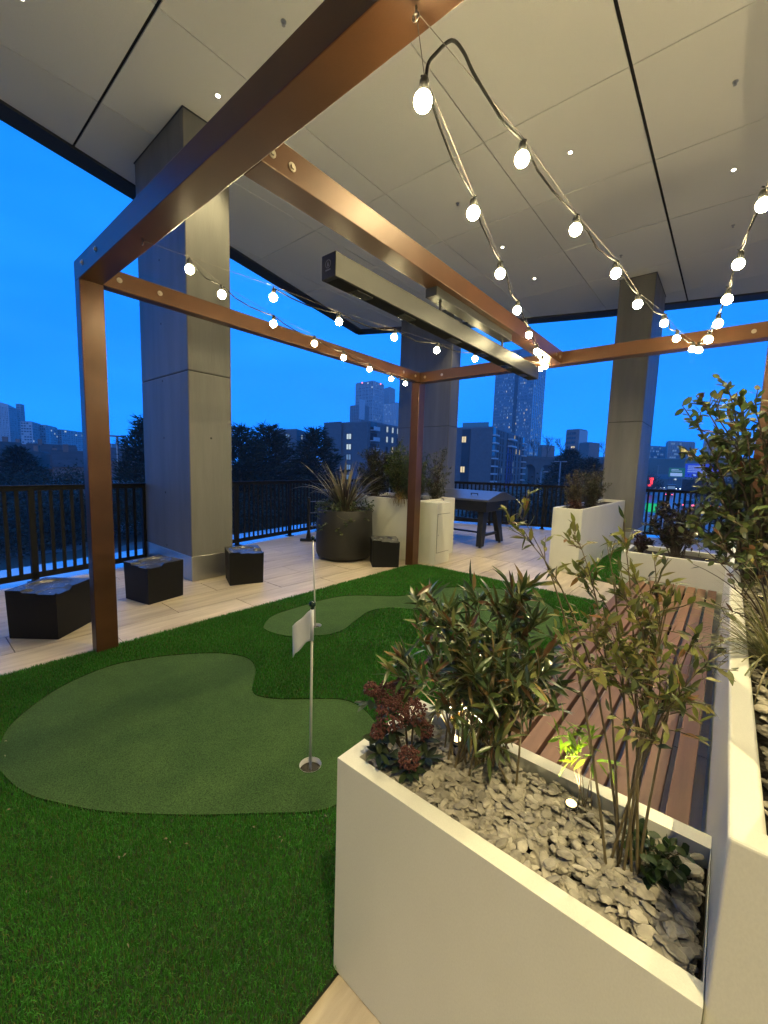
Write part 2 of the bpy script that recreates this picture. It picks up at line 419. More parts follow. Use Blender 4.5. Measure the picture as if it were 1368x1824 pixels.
fas.prism([(fl(-4.2, .32), -4.2), (fl(-4.2, .002), -4.2), (fl(9.10, .002), 9.10), (fl(9.05, .32), 9.05)], SZ-0.03, SZ+0.75)
tag(fas.build('fascia', 'fascia', soffit))
pts = [(-8.85, 9.14), (-4.68, 10.98), (-2.73, 11.65), (0.26, 12.43), (5, 13.43)]
for a, b in zip(pts[:-1], pts[1:]):
    d = Vector((b[0]-a[0], b[1]-a[1])).normalized(); n = Vector((d.y, -d.x))
    ia, ib = Vector(a)+n*0.40, Vector(b)+n*0.40
    MB().prism([tuple(ia), tuple(ib), b, a], SZ-0.03, SZ+0.75).build('fascia', 'fascia', soffit)

# unseen building wall behind the photographer, added to keep sky light out
bwall = thing('sky_blocking_wall', 'unseen pale rendered wall behind the photographer, added to block the sky', 'wall')
MB().box(4.6, 5.0, -4.2, 13.6, -0.3, 6.1).build('side_wall', 'soffit', bwall)
MB().box(-6.2, 4.6, -4.6, -4.2, -0.3, 6.1).build('rear_wall', 'soffit', bwall)

# ------------------------------------------------------------------ concrete columns
def column(label, x0, x1, y0, y1, holes=(), holes_y=()):
    t = thing('concrete_column', label, 'column', ((x0+x1)/2, (y0+y1)/2, 0), group='concrete columns under the soffit')
    cx, cy = (x0+x1)/2, (y0+y1)/2
    a, b, c, d = x0-cx, x1-cx, y0-cy, y1-cy
    MB().box(a, b, c, d, 0.0, 2.560).build('lower_lift', 'concrete', t, bevel=0.012)
    MB().box(a, b, c, d, 2.566, SZ-0.001).build('upper_lift', 'concrete', t, bevel=0.012)
    MB().box(a+.006, b-.006, c+.006, d-.006, 2.550, 2.575).build('joint', 'concrete_dark', t)
    e = 0.006
    s = MB(); s.box(a-e, b+e, c-e, d+e, 0.002, 0.312); s.build('steel_skirting', 'steel', t, bevel=0.004)
    mb = MB(); mb.box(a-.008, b+.008, c-.008, d+.008, SZ-0.012, SZ-0.0005); mb.build('head_shadow_line', 'fascia', t)  # thin dark strip painting the shadow line under the soffit
    for (hx, hz) in holes:
        MB().tube([(hx-cx, c+0.004, hz), (hx-cx, c-0.0015, hz)], 0.013, 10).build('tie_hole', 'concrete_dark', t)  # plug stands proud; its dark colour paints the shade inside a hole
    for (hy, hz) in holes_y:
        MB().tube([(b-0.004, hy-cy, hz), (b+0.0015, hy-cy, hz)], 0.013, 10).build('tie_hole', 'concrete_dark', t)  # same dark plug, hole shade put into the colour
    return t
HZ = [0.358, 1.07, 1.785, 2.51, 3.22, 3.984, 4.7]
column('wide concrete column with steel skirting between two black cube stools', -6.42, -5.01, 2.31, 2.86, [(-5.73, z) for z in HZ], [(2.58, 1.785)])
column('dark concrete column behind the thin copper post and the back planter', -7.12, -5.50, 9.0, 9.42)
column('concrete column at the end of the long white planter near the road', -2.08, -1.45, 9.70, 11.11, [], [(10.45, z) for z in HZ[2:]])

# ------------------------------------------------------------------ railings
def railing(label, p0, p1, posts, skip=()):
    p0, p1 = Vector((*p0, 0)), Vector((*p1, 0)); d = p1-p0; Ln = d.length; d.normalize()
    t = thing('railing', label, 'railing', p0, math.atan2(d.y, d.x), group='dark metal railings round the terrace')
    MB().box(0, Ln, -0.030, 0.030, 1.145, 1.160).build('handrail', 'rail_metal', t, bevel=0.002)
    MB().box(0, Ln, -0.006, 0.006, 1.095, 1.144).build('top_rail', 'rail_metal', t)
    MB().box(0, Ln, -0.008, 0.008, 0.055, 0.125).build('bottom_rail', 'rail_metal', t)
    bar = MB().box(-0.019, 0.019, -0.005, 0.005, 0.126, 1.094).mesh('baluster', 'rail_metal')
    n = int(Ln/0.108)
    for i in range(1, n):
        s = i*0.108
        if any(abs(s-q) < 0.05 for q in posts): continue
        link('baluster', bar, t, loc=(s, 0, 0))
    post = MB().box(-0.032, 0.032, -0.024, 0.024, 0.0, 1.1445); post.box(-0.06, 0.06, -0.07, 0.07, 0.001, 0.012)
    post = post.mesh('rail_post', 'rail_metal')
    for q in posts: link('rail_post', post, t, loc=(q, 0.016, 0))
    return t
LL = (Vector(CORNER)-Vector(RAIL_L0)).length
railing('dark metal railing of flat upright bars behind the black cube stools and wide column', RAIL_L0, CORNER, [0.2, 1.65, 3.05, 4.36, 4.95, 6.0, 7.35, 8.75, 10.2, LL-0.05])
LB = (Vector(RAIL_B1)-Vector(CORNER)).length
railing('dark metal railing of thin upright bars behind the covered games table', CORNER, RAIL_B1, [0.08, 1.5, 2.9, 4.25, 5.6, 7.0, 8.4, 9.8])

# ------------------------------------------------------------------ pergola
pg = thing('pergola', 'copper brown steel pergola frame standing round the putting green', 'pergola', (-1.7, 3.0, 0))
PO = Vector((1.7, -3.0, 0))
def pb(name, x0, x1, y0, y1, z0, z1, bev=0.004):
    return MB().box(x0, x1, y0, y1, z0, z1).build(name, 'copper', pg, bevel=bev, loc=PO)
pb('post', -3.690, -3.584, 0.912, 1.060, 0.0, 2.7345)
pb('post', -3.728, -3.590, 5.008, 5.160, 0.0, 2.7345)
pb('post', 0.146, 0.252, 5.008, 5.160, 0.0, 2.7345)
pb('post', 0.146, 0.252, 0.912, 1.060, 0.0, 2.7345)
pb('beam', -3.692, 0.254, 0.912, 1.056, 2.735, 2.872)
pb('beam', -3.730, 0.254, 5.010, 5.162, 2.735, 2.872)
pb('beam', -3.688, -3.586, 1.0565, 5.0095, 2.738, 2.870)
pb('beam', -1.738, -1.600, 1.0565, 5.0095, 2.736, 2.870)
pb('beam', 0.148, 0.250, 1.0565, 5.0095, 2.738, 2.870)
def bolt(p, n):
    p, n = Vector(p), Vector(n)
    mb = MB(); mb.tube([p, p+n*0.004], 0.019, 12); mb.tube([p+n*0.004, p+n*0.011], [0.0115, 0.010], 6)
    mb.build('bolt', 'bolt', pg, loc=PO)
for y in (1.163, 1.445, 4.619, 4.897): bolt((-3.586, y, 2.806), (1, 0, 0))
for x in (-3.498, -3.211): bolt((x, 0.912, 2.812), (0, -1, 0))
for y in (1.107, 1.211, 4.80, 4.93): bolt((-1.600, y, 2.793), (1, 0, 0))
for x in (-3.498, -3.214, 0.039): bolt((x, 5.010, 2.80), (0, -1, 0))

# ------------------------------------------------------------------ festoon lights
def festoon(label, hook, bulbs, end, rng=random.Random(3)):
    hook, end = Vector(hook), Vector(end)
    t = thing('string_lights', label, 'string lights', hook, group='festoon strands zigzagging across the pergola')
    bl = [Vector(b)-hook for b in bulbs]; end = end-hook
    top = [b+Vector((0, 0, 0.062)) for b in bl]
    path = []
    for i, p in enumerate(top):
        path.append(p)
        if i+1 < len(top):
            q = top[i+1]; n = (q-p); side = Vector((-n.y, n.x, 0)).normalized()
            for f in (0.25, 0.5, 0.75):
                path.append(p.lerp(q, f)+Vector((0, 0, -0.035*math.sin(PI*f)+rng.uniform(-.004, .004)))+side*rng.uniform(-.010, .010))
    path.append(end+Vector((0, 0, -0.03)))
    MB().tube(path, 0.0042, 7).build('cable', 'cable', t, smooth=True)
    MB().tube([Vector((0, 0, -0.012)), top[0]+Vector((0, 0, 0.012)), *[p+Vector((0, 0, 0.007)) for p in top[1:]], end], 0.0013, 5).build('support_wire', 'wire', t)
    hk = MB(); hk.tube([(0, 0, 0), (0, 0, -0.018)], 0.003, 6)
    hk.tube([(0.010*math.cos(a), 0, -0.027+0.010*math.sin(a)) for a in [PI/2+2*PI*i/10 for i in range(11)]], 0.0025, 6)
    hk.build('hook', 'bolt', t)
    bm = MB().lathe([(0.001, -0.0262), (0.011, -0.0240), (0.0195, -0.0178), (0.0243, -0.0096), (0.0262, 0.0), (0.0248, 0.0090), (0.0210, 0.0160), (0.0160, 0.0212), (0.0125, 0.0240)], n=20).mesh('bulb', 'bulb_glow', True)
    sm = MB().lathe([(0.0120, 0.0215), (0.0145, 0.0245), (0.0145, 0.050), (0.010, 0.060), (0.004, 0.066)], n=14).mesh('socket', 'socket', True)
    for b in bl:
        o = link('bulb', bm, t, loc=b); tilt = (rng.uniform(-.16, .16), rng.uniform(-.16, .16), 0); o.rotation_euler = tilt
        link('socket', sm, o)
        k = MB().tube([b+Vector((-.012, .004, .075)), b+Vector((.014, -.003, .058))], 0.0032, 6).build('cable_tie', 'cable', t)
    return t
H1 = (-2.658, 0.985, 2.735); H2 = (-0.766, 0.985, 2.735); H4 = (0.10, 1.0, 2.735)
festoon('festoon strand of warm round bulbs running along the beam to the thin corner post', H1,
        [(-2.729,1.282,2.697),(-2.785,1.525,2.637),(-2.900,2.023,2.603),(-3.022,2.549,2.598),(-3.132,3.028,2.592),(-3.254,3.556,2.594),(-3.382,4.108,2.600),(-3.478,4.527,2.626)], (-3.585, 5.01, 2.755))
festoon('festoon strand of warm bulbs passing behind the black heater', H1,
        [(-2.490,1.736,2.619),(-2.378,2.244,2.581),(-2.262,2.768,2.578),(-2.155,3.256,2.568),(-2.041,3.770,2.588),(-1.795,4.889,2.679)], (-1.78, 5.01, 2.76))
festoon('festoon strand of warm bulbs from the back beam to the topmost bulb', H2,
        [(-0.784,1.056,2.555),(-0.929,1.634,2.568),(-1.076,2.222,2.576),(-1.225,2.820,2.592),(-1.381,3.444,2.615),(-1.526,4.022,2.637),(-1.658,4.553,2.667),(-1.745,4.90,2.700)], (-1.77, 5.01, 2.77))
festoon('festoon strand of warm bulbs with a wide cable loop, left arm of the V', H2,
        [(-0.706,1.583,2.655),(-0.654,2.097,2.614),(-0.597,2.670,2.614),(-0.553,3.109,2.574),(-0.486,3.774,2.628),(-0.444,4.195,2.616),(-0.381,4.824,2.667)], (-0.363, 5.01, 2.76))
festoon('festoon strand of warm bulbs above the leafy shrub, right arm of the V', H4,
        [(0.09,1.75,2.64),(-0.001,2.368,2.616),(-0.072,2.887,2.599),(-0.111,3.169,2.522),(-0.153,3.474,2.479),(-0.220,3.961,2.513),(-0.320,4.687,2.617)], (-0.345, 5.01, 2.76))
lp = MB(); c0 = Vector((-0.784, 1.056, 2.62)); c1 = Vector((-0.745, 1.187, 2.735))
kp = [c0+Vector((0.004, .005, -.01)), c0+Vector((.006, .010, .035)), c0+Vector((.014, .03, .070)), c0.lerp(c1, .6)+Vector((.014, 0, .060)), c1+Vector((.008, 0.0, 0.016)), c1+Vector((.012, .06, -.004)), c1+Vector((.020, .18, -.022)), Vector((-0.716, 1.45, 2.700)), Vector((-0.706, 1.583, 2.717))]
sm_ = []
for i in range(len(kp)-1):
    a_, b_, c_, d_ = kp[max(i-1, 0)], kp[i], kp[i+1], kp[min(i+2, len(kp)-1)]
    for s_ in range(5):
        t_ = s_/5; sm_.append(0.5*((2*b_)+(c_-a_)*t_+(2*a_-5*b_+4*c_-d_)*t_*t_+(3*b_-a_-3*c_+d_)*t_**3))
lp.tube(sm_+[kp[-1]], 0.0050, 8)
LOOP = lp

# ------------------------------------------------------------------ heater under the middle beam
ht = thing('infrared_heater', 'long black infrared heater bar hanging under the middle beam', 'heater', (-1.66, 2.9, 2.44))
HO = Vector((1.66, -2.9, -2.44))
hb = MB(); hb.box(-1.718, -1.612, 1.49, 4.35, 2.446, 2.566); hb.build('housing', 'heater_metal', ht, bevel=0.004, loc=HO)
MB().box(-1.706, -1.624, 1.52, 4.32, 2.4445, 2.4462).build('underside', 'soffit_void', ht, loc=HO)
for y0, y1 in ((1.67, 1.80), (2.09, 2.22), (2.66, 2.80), (3.12, 3.26), (3.60, 3.74), (4.02, 4.15)):
    MB().box(-1.698, -1.634, y0, y1, 2.4405, 2.4444).build('emitter_window', 'heater_glass', ht, bevel=0.001, loc=HO)
br = MB(); br.box(-1.742, -1.650, 2.46, 3.72, 2.676, 2.7352); br.build('bracket', 'heater_metal', ht, bevel=0.003, loc=HO)
for y in (2.55, 3.58):
    r_ = MB(); r_.tube([(-1.675, y, 2.56), (-1.675, y, 2.68)], 0.009, 10); r_.tube([(-1.690, y, 2.662), (-1.660, y, 2.662)], 0.004, 6); r_.build('hanger_rod', 'heater_metal', ht, loc=HO)
em = MB(); cx, cz = -1.667, 2.510
em.tube([(cx+.019*math.cos(a), 1.4893, cz+.006+.019*math.sin(a)) for a in [2*PI*i/18 for i in range(19)]], 0.0016, 5)
em.add([(cx-.007, 1.4885, cz-.006), (cx+.008, 1.4885, cz-.006), (cx+.004, 1.4885, cz+.010), (cx, 1.4885, cz+.020), (cx-.005, 1.4885, cz+.008)], [(0, 1, 2, 3, 4)])
em.box(cx-.018, cx+.018, 1.4882, 1.4898, cz-.026, cz-.020)
em.build('emblem', 'emblem', ht, loc=HO)
LOOP.build('cable_loop', 'cable', [o for o in COL.objects if o.name.startswith('string_lights')][3], smooth=True, loc=-Vector(H2))

# ------------------------------------------------------------------ soffit downlights and sprinkler heads
def downlight(x, y, label, watts=DOWN_W, cone=84, blend=0.7):
    t = thing('ceiling_downlight', label, 'downlight', (x, y, SZ), group='recessed downlights in the soffit')
    MB().lathe([(0.020, -0.001), (0.034, -0.001), (0.034, -0.004), (0.022, -0.006), (0.0215, -0.001)], n=20, cap=False).build('trim_ring', 'downlight_trim', t)
    MB().lathe([(0.0005, -0.0020), (0.021, -0.0020), (0.021, -0.0048), (0.012, -0.0075), (0.0005, -0.0085)], n=16).build('lens', 'downlight_glow', t)
    ld = bpy.data.lights.new('downlight_beam', 'SPOT'); ld.energy = watts; ld.color = WARM; ld.spot_size = R(cone); ld.spot_blend = blend; ld.shadow_soft_size = 0.03
    lo = bpy.data.objects.new('downlight_beam', ld); COL.objects.link(lo); lo.parent = t; lo.location = (0, 0, -0.02)
for x, y, lb in ((-4.577, 2.489, 'small lit downlight in the soffit close to the wide column head'),
                 (-1.869, 5.574, 'small lit downlight between the two hanging festoon strands'),
                 (-0.335, 7.119, 'small lit downlight in the soffit above the festoon V, rightmost of those lit'),
                 (-3.435, 7.121, 'small lit downlight left of the middle festoon bulbs, upper of the two'),
                 (-3.420, 8.622, 'small lit downlight nearest the back edge of the soffit'),
                 (-5.02, 0.96, 'downlight at the top left corner of the picture, cut by the frame'),
                 (-4.95, 5.58, 'downlight in the soffit above the big black pot'),
                 (-4.95, 8.63, 'downlight in the soffit near the dark column behind the back planter'),
                 (1.20, 4.80, 'downlight in the soffit past the leafy shrub, out of the frame'),
                 (-1.87, 2.49, 'downlight in the soffit above the middle of the near beam'),
                 (2.74, 0.96, 'downlight in the soffit at the building side of the photographer'),
                 (1.20, -0.60, 'downlight in the soffit behind the photographer, toward the building'),
                 (1.20, -2.14, 'downlight in the soffit close to the rear wall')):
    downlight(x, y, lb, DOWN_W*(0.6 if x == -5.02 else 4.8 if x == 1.20 and y > 0 else 2.5 if x == -4.577 else 1.15 if y > 0 else 5.8), *((136, 0.3) if x == 1.20 and y > 0 else ()))
for x, y, lb in ((-3.406, 2.477, 'sprinkler head in the soffit above the near beam, left of its bend'),
                 (-0.330, 5.601, 'sprinkler head in the soffit at the far right top'),
                 (-3.454, 5.600, 'sprinkler head in the soffit panel beside the nearest small festoon bulb'),
                 (-1.87, 8.63, 'sprinkler head in the soffit near the head of the far column'),
                 (-0.335, 8.63, 'sprinkler head in the soffit above the right arm of the festoon V')):
    s = MB(); s.lathe([(0.026, 0.0), (0.026, -0.004), (0.009, -0.006), (0.007, -0.022), (0.004, -0.030)], n=14); s.lathe([(0.016, -0.030), (0.016, -0.033), (0.002, -0.034)], n=12)
    o = s.build('sprinkler_head', 'cabinet_lock', loc=(x, y, SZ-0.0005)); tag(o, lb, 'sprinkler', 'sprinkler heads in the soffit')

# ------------------------------------------------------------------ artificial lawn and the two putting greens
G1 = [(-2.805, 0.279), (-2.947, 0.344), (-3.111, 0.497), (-3.223, 0.664), (-3.285, 0.925), (-3.194, 1.195), (-3.039, 1.421), (-2.886, 1.568), (-2.695, 1.646), (-2.512, 1.602), (-2.351, 1.486), (-2.252, 1.415), (-2.162, 1.419), (-2.05, 1.488), (-1.921, 1.609), (-1.791, 1.731), (-1.682, 1.772), (-1.545, 1.754), (-1.39, 1.679), (-1.259, 1.549), (-1.16, 1.332), (-1.191, 1.153), (-1.249, 1.053), (-1.419, 0.889), (-1.586, 0.728), (-1.767, 0.576), (-1.912, 0.464), (-2.093, 0.359), (-2.238, 0.29), (-2.406, 0.248), (-2.614, 0.229)]
G2 = [(-3.122, 2.076), (-3.237, 2.193), (-3.31, 2.33), (-3.326, 2.493), (-3.322, 2.74), (-3.322, 2.949), (-3.262, 3.218), (-3.104, 3.407), (-2.919, 3.569), (-2.779, 3.729), (-2.685, 4.041), (-2.63, 4.295), (-2.466, 4.551), (-2.171, 4.783), (-1.908, 4.839), (-1.658, 4.813), (-1.384, 4.601), (-1.219, 4.32), (-1.127, 4.074), (-1.114, 3.897), (-1.136, 3.681), (-1.213, 3.458), (-1.316, 3.281), (-1.456, 3.145), (-1.624, 3.108), (-1.847, 3.198), (-2.052, 3.323), (-2.209, 3.403), (-2.362, 3.434), (-2.578, 3.338), (-2.679, 3.213), (-2.71, 3.04), (-2.679, 2.914), (-2.624, 2.739), (-2.565, 2.568), (-2.558, 2.467), (-2.58, 2.36), (-2.662, 2.247), (-2.751, 2.143), (-2.849, 2.081), (-2.981, 2.054), (-3.077, 2.055)]
CUP1, CUP2 = (-1.466, 1.243), (-2.822, 2.434)
def smooth_poly(p, k=4):
    n = len(p); out = []
    for i in range(n):
        a, b, c, d = (np.array(p[(i+j) % n]) for j in (-1, 0, 1, 2))
        for s in range(k):
            t = s/k
            out.append(tuple(0.5*((2*b)+(c-a)*t+(2*a-5*b+4*c-d)*t*t+(3*b-a-3*c+d)*t**3)))
    return out
G1, G2 = smooth_poly(G1), smooth_poly(G2)
def in_poly(P, poly):
    x, y = P[:, 0], P[:, 1]; r = np.zeros(len(P), bool)
    for i in range(len(poly)):
        x0, y0 = poly[i]; x1, y1 = poly[(i+1) % len(poly)]
        c = ((y0 > y) != (y1 > y)); 
        if y0 != y1: r ^= c & (x < (x1-x0)*(y-y0)/(y1-y0)+x0)
    return r
def sheet(poly, z, hole=None, hr=0.054):
    """flat sheet, with a round hole for the cup"""
    import bmesh
    bm = bmesh.new()
    vs_ = [bm.verts.new((p[0], p[1], z)) for p in poly]; es = [bm.edges.new((vs_[i], vs_[(i+1) % len(vs_)])) for i in range(len(vs_))]
    if hole:
        hv = [bm.verts.new((hole[0]+hr*math.cos(2*PI*i/32), hole[1]+hr*math.sin(2*PI*i/32), z)) for i in range(32)]
        es += [bm.edges.new((hv[i], hv[(i+1) % 32])) for i in range(32)]
    bmesh.ops.triangle_fill(bm, use_beauty=True, edges=es)
    bmesh.ops.recalc_face_normals(bm, faces=bm.faces[:])
    for f in bm.faces:
        if f.normal.z < 0: f.normal_flip()
    me = bpy.data.meshes.new('sheet'); bm.to_mesh(me); bm.free(); return me
def hole_bed(poly, z):
    """lawn backing with the two cups left open"""
    import bmesh
    bm = bmesh.new(); es = []
    loops = [list(poly)]+[[(c[0]+.056*math.cos(2*PI*i/32), c[1]+.056*math.sin(2*PI*i/32)) for i in range(32)] for c in (CUP1, CUP2)]
    for lp_ in loops:
        v = [bm.verts.new((p[0], p[1], z)) for p in lp_]; es += [bm.edges.new((v[i], v[(i+1) % len(v)])) for i in range(len(v))]
    bmesh.ops.triangle_fill(bm, use_beauty=True, edges=es)
    for f in bm.faces:
        if f.normal.z < 0: f.normal_flip()
    me = bpy.data.meshes.new('bed'); bm.to_mesh(me); bm.free(); return me
me = hole_bed(TURF, 0.006); me.materials.append(MATS['turf_backing'])
lawn = link('lawn', me); tag(lawn, kind='structure')
for g, c in ((G1, CUP1), (G2, CUP2)):
    me = sheet(g, 0.0135, c); me.materials.append(MATS['green_pile'])
    tag(link('putting_green', me), kind='structure')
def edge_ribbon(g, z0, z1):
    n = len(g); m = MB(); c = np.mean(g, 0)
    m.add([(p[0], p[1], z0) for p in g]+[(p[0], p[1], z1) for p in g], [(i, (i+1) % n, (i+1) % n+n, i+n) for i in range(n)]); return m
for g in (G1, G2): edge_ribbon(g, 0.007, 0.0185).build('turf_edge', 'turf_cut', lawn)
t2 = MB().prism([(-1.595, 6.30), (-1.00, 6.22), (-1.00, 9.6), (-1.595, 9.6)], 0.002, 0.008)
lawn2 = t2.build('lawn', 'turf_backing'); tag(lawn2, kind='structure')

rs = np.random.RandomState(11)
def grass(name, regions, holes, label):
    """upright nylon blades; regions: (polygon, density per m2, length, width)"""
    Vs, Fs, Cs = [], [], []; off = 0
    for poly, dens, ln, wd in regions:
        a = np.array(poly); lo_, hi_ = a.min(0), a.max(0)
        n = int(np.prod(hi_-lo_)*dens)
        P = lo_+rs.rand(n, 2)*(hi_-lo_)
        keep = in_poly(P, poly)
        for h in holes: keep &= ~in_poly(P, h)
        P = P[keep]; n = len(P)
        az = rs.rand(n)*2*PI; lean = rs.rand(n)**1.2*1.05
        clump = 0.5+0.5*np.sin(P[:, 0]*9+np.sin(P[:, 1]*7)*1.7)*np.sin(P[:, 1]*8+1.3*np.sin(P[:, 0]*5))
        L_ = ln*(0.65+0.5*rs.rand(n))
        dirx, diry = np.cos(az), np.sin(az)
        # a shared nap direction
        dirx = dirx*0.8+0.35; diry = diry*0.8-0.25
        w = wd*(0.7+0.6*rs.rand(n)); a2 = rs.rand(n)*2*PI; sx, sy = np.cos(a2)*w/2, np.sin(a2)*w/2
        z0 = np.full(n, 0.006)
        m1 = np.stack([P[:, 0]+dirx*lean*L_*0.30, P[:, 1]+diry*lean*L_*0.30, z0+L_*0.55], 1)
        m2 = np.stack([P[:, 0]+dirx*lean*L_*0.95, P[:, 1]+diry*lean*L_*0.95, z0+L_*(1-0.40*lean)], 1)
        b0 = np.stack([P[:, 0]-sx, P[:, 1]-sy, z0], 1); b1 = np.stack([P[:, 0]+sx, P[:, 1]+sy, z0], 1)
        s3 = np.stack([sx, sy, np.zeros(n)], 1)*0.85
        V = np.stack([b0, b1, m1-s3, m1+s3, m2], 1).reshape(-1, 3)
        i = np.arange(n)[:, None]*5+off
        F = np.concatenate([i+np.array([0, 1, 3]), i+np.array([0, 3, 2]), i+np.array([2, 3, 4])], 0)
        t = rs.rand(n)[:, None]; u = rs.rand(n)[:, None]
        c = (1-t)*np.array([0.020, 0.112, 0.012])+t*np.array([0.066, 0.265, 0.032])
        c = np.where(u < 0.10, np.array([0.125, 0.140, 0.038]), c)
        patch = 0.5+0.5*np.sin(P[:, 0]*2.3+1.1*np.sin(P[:, 1]*1.7))*np.sin(P[:, 1]*2.9+0.8*np.sin(P[:, 0]*3.1)); c = c*(0.86+0.18*clump+0.14*patch)[:, None]
        Vs.append(V); Fs.append(F); Cs.append(np.repeat(c, 5, 0)); off += n*5
    me = np_mesh(name, np.concatenate(Vs), np.concatenate(Fs), 'blade', np.concatenate(Cs))
    return tag(link(name, me), label, 'grass', kind='stuff')
near = [(-3.655, -0.4), (-0.755, -0.4), (-0.755, 1.0), (-3.655, 1.0)]
mid = [(-3.655, 1.0), (-0.755, 1.0), (-0.755, 2.4), (-3.655, 2.4)]
back = [(-3.655, 2.4), (-0.62, 2.4), (-0.62, 5.21), (-3.27, 5.21), (-3.57, 5.10), (-3.655, 4.93)]
grass('artificial_grass', [(near, 62000, 0.026, 0.0021), (mid, 36000, 0.027, 0.0030), (back, 17000, 0.028, 0.0048)], (G1, G2),
      'dark green artificial grass round the two putting greens')
grass('artificial_grass', [([(-1.59, 6.31), (-1.005, 6.23), (-1.005, 9.5), (-1.59, 9.5)], 8000, 0.03, 0.007)], (),
      'strip of green artificial grass beside the long white planter at the back')

def cup(c, label):
    m = MB(); n = 32; prof = [(0.056, 0.0135), (0.0535, 0.0135), (0.0525, -0.004), (0.0525, -0.085)]
    vs_, fs = [], []
    for r, z in prof:
        for j in range(n): vs_.append((r*math.cos(2*PI*j/n), r*math.sin(2*PI*j/n), z))
    for i in range(3):
        for j in range(n): fs.append((i*n+j, (i+1)*n+j, (i+1)*n+(j+1) % n, i*n+(j+1) % n))
    fs.append(tuple(range(3*n, 4*n))); m.add(vs_, fs)
    tag(m.build('golf_cup', 'cup_white', loc=(c[0], c[1], 0)), label, 'golf cup', 'white cups of the putting greens')
cup(CUP1, 'white golf cup sunk in the nearer putting green')
cup(CUP2, 'white golf cup sunk in the farther putting green behind the flag')
def flagstick(c, label, flag=None, lean=(0, 0)):
    t = thing('flagstick', label, 'flagstick', (c[0], c[1], 0), group='golf flagsticks in the cups')
    top = Vector((lean[0], lean[1], 0.826))
    MB().tube([(0, 0, -0.080), top*0.5, top], [0.0068, 0.0064, 0.0058], 12).build('pole', 'pole_white', t, smooth=True)
    MB().sphere(top+Vector((0, 0, 0.012)), 0.0165, 16, 10).build('ball', 'ball_dark', t, smooth=True)
    MB().tube([top-Vector((0, 0, .012)), top], 0.0085, 10).build('collar', 'ball_dark', t)
    if flag:
        n, k = 16, 12; vs_, fs = [], []
        left = Vector((-CR[0], -CR[1], 0)).normalized(); back_ = Vector((CF[0], CF[1], 0)).normalized()
        for i in range(n+1):
            u = i/n
            for j in range(k+1):
                v = j/k
                p = left*(u*0.090)+back_*(0.018*math.sin(u*5.2+v*0.9)*u)+Vector((0, 0, 0.810-0.148*v-0.078*u**1.15+0.004*math.sin(u*9+v*5)))
                if v > 0.85 and u > 0.85: p.z -= 0.018*(v-.85)/.15*(u-.85)/.15
                vs_.append(p)
        for i in range(n):
            for j in range(k): a = i*(k+1)+j; fs.append((a, a+1, a+k+2, a+k+1))
        o = MB().add(vs_, fs).build('flag', 'flag_cloth', t, smooth=True)
        so = o.modifiers.new('cloth', 'SOLIDIFY'); so.thickness = 0.0012
        MB().tube([(0, 0, 0.660), (0, 0, 0.814)], 0.0088, 12).build('flag_sleeve', 'flag_cloth', t, smooth=True)
    return t
flagstick(CUP1, 'flagstick with a white flag in the nearer putting green', True)
flagstick(CUP2, 'thin flagstick without a visible flag in the farther putting green', None, (-0.030, -0.018))
# bits of leaf and chippings lying on the lawn
lit = MB(); r2 = random.Random(5)
for px, py in ((222,1523),(212,1527),(452,1473),(502,1498),(498,1491),(404,1508),(295,1494),(332,1503),(91,1563),(47,1588),(228,1684),(303,1500),(10,1320),(9,1346),(100,1210),(4,1237),(580,1453),(15,1442)):
    d = ray(px, py); t_ = (0.036-CAM_H)/d[2]; x, y = d[0]*t_, d[1]*t_; a = r2.uniform(0, PI); l_ = r2.uniform(.004, .010); w_ = r2.uniform(.002, .004)
    c_, s_ = math.cos(a), math.sin(a)
    lit.add([(x-c_*l_-s_*w_*.3, y-s_*l_, .034), (x+s_*w_, y-c_*w_, .037), (x+c_*l_, y+s_*l_, .036), (x-s_*w_, y+c_*w_, .040)], [(0, 1, 3), (1, 2, 3), (0, 3, 1), (1, 3, 2)])
tag(lit.build('leaf_litter', 'dry_leaf'), 'scattered pale leaf bits and chippings on the near lawn', 'litter', kind='stuff')

# ------------------------------------------------------------------ planters
def planter(label, x0, x1, y0, y1, h, rim=0.043, soil_z=None, group='white trough planters', bev=0.006, right_rim=None):
    t = thing('planter', label, 'planter', ((x0+x1)/2, (y0+y1)/2, 0), group=group)
    a, b, c, d = (x0-x1)/2, (x1-x0)/2, (y0-y1)/2, (y1-y0)/2; sz = soil_z if soil_z else h-0.055
    m = MB()
    rr_ = rim if right_rim is None else right_rim; o = [(a, c), (b, c), (b, d), (a, d)]; i_ = [(a+rim, c+rim), (b-rr_, c+rim), (b-rr_, d-rim), (a+rim, d-rim)]
    V = [(p[0], p[1], 0.004) for p in o]+[(p[0], p[1], h) for p in o]+[(p[0], p[1], h) for p in i_]+[(p[0], p[1], sz-.12) for p in i_]
    F = [(3, 2, 1, 0)]
    for k in range(4):
        j = (k+1) % 4; F += [(k, j, 4+j, 4+k), (4+k, 4+j, 8+j, 8+k), (8+k, 8+j, 12+j, 12+k)]
    F.append((12, 13, 14, 15)); m.add(V, F)
    m.build('shell', 'white_shell', t, bevel=bev, seg=3)
    s = MB(); s.add([(a+rim+.001, c+rim+.001, sz), (b-rr_-.001, c+rim+.001, sz), (b-rr_-.001, d-rim-.001, sz), (a+rim+.001, d-rim-.001, sz)], [(0, 1, 2, 3)])
    s.build('soil', 'soil', t)
    return t
planter('low white trough planter full of pale slate chips in the foreground', -0.771, 0.0455, 0.752, 1.152, 0.682, soil_z=0.632, right_rim=0.0015)
planter('tall white trough planter along the bench at the right edge', 0.047, 0.66, 0.760, 4.962, 0.972, soil_z=0.905, rim=0.046)
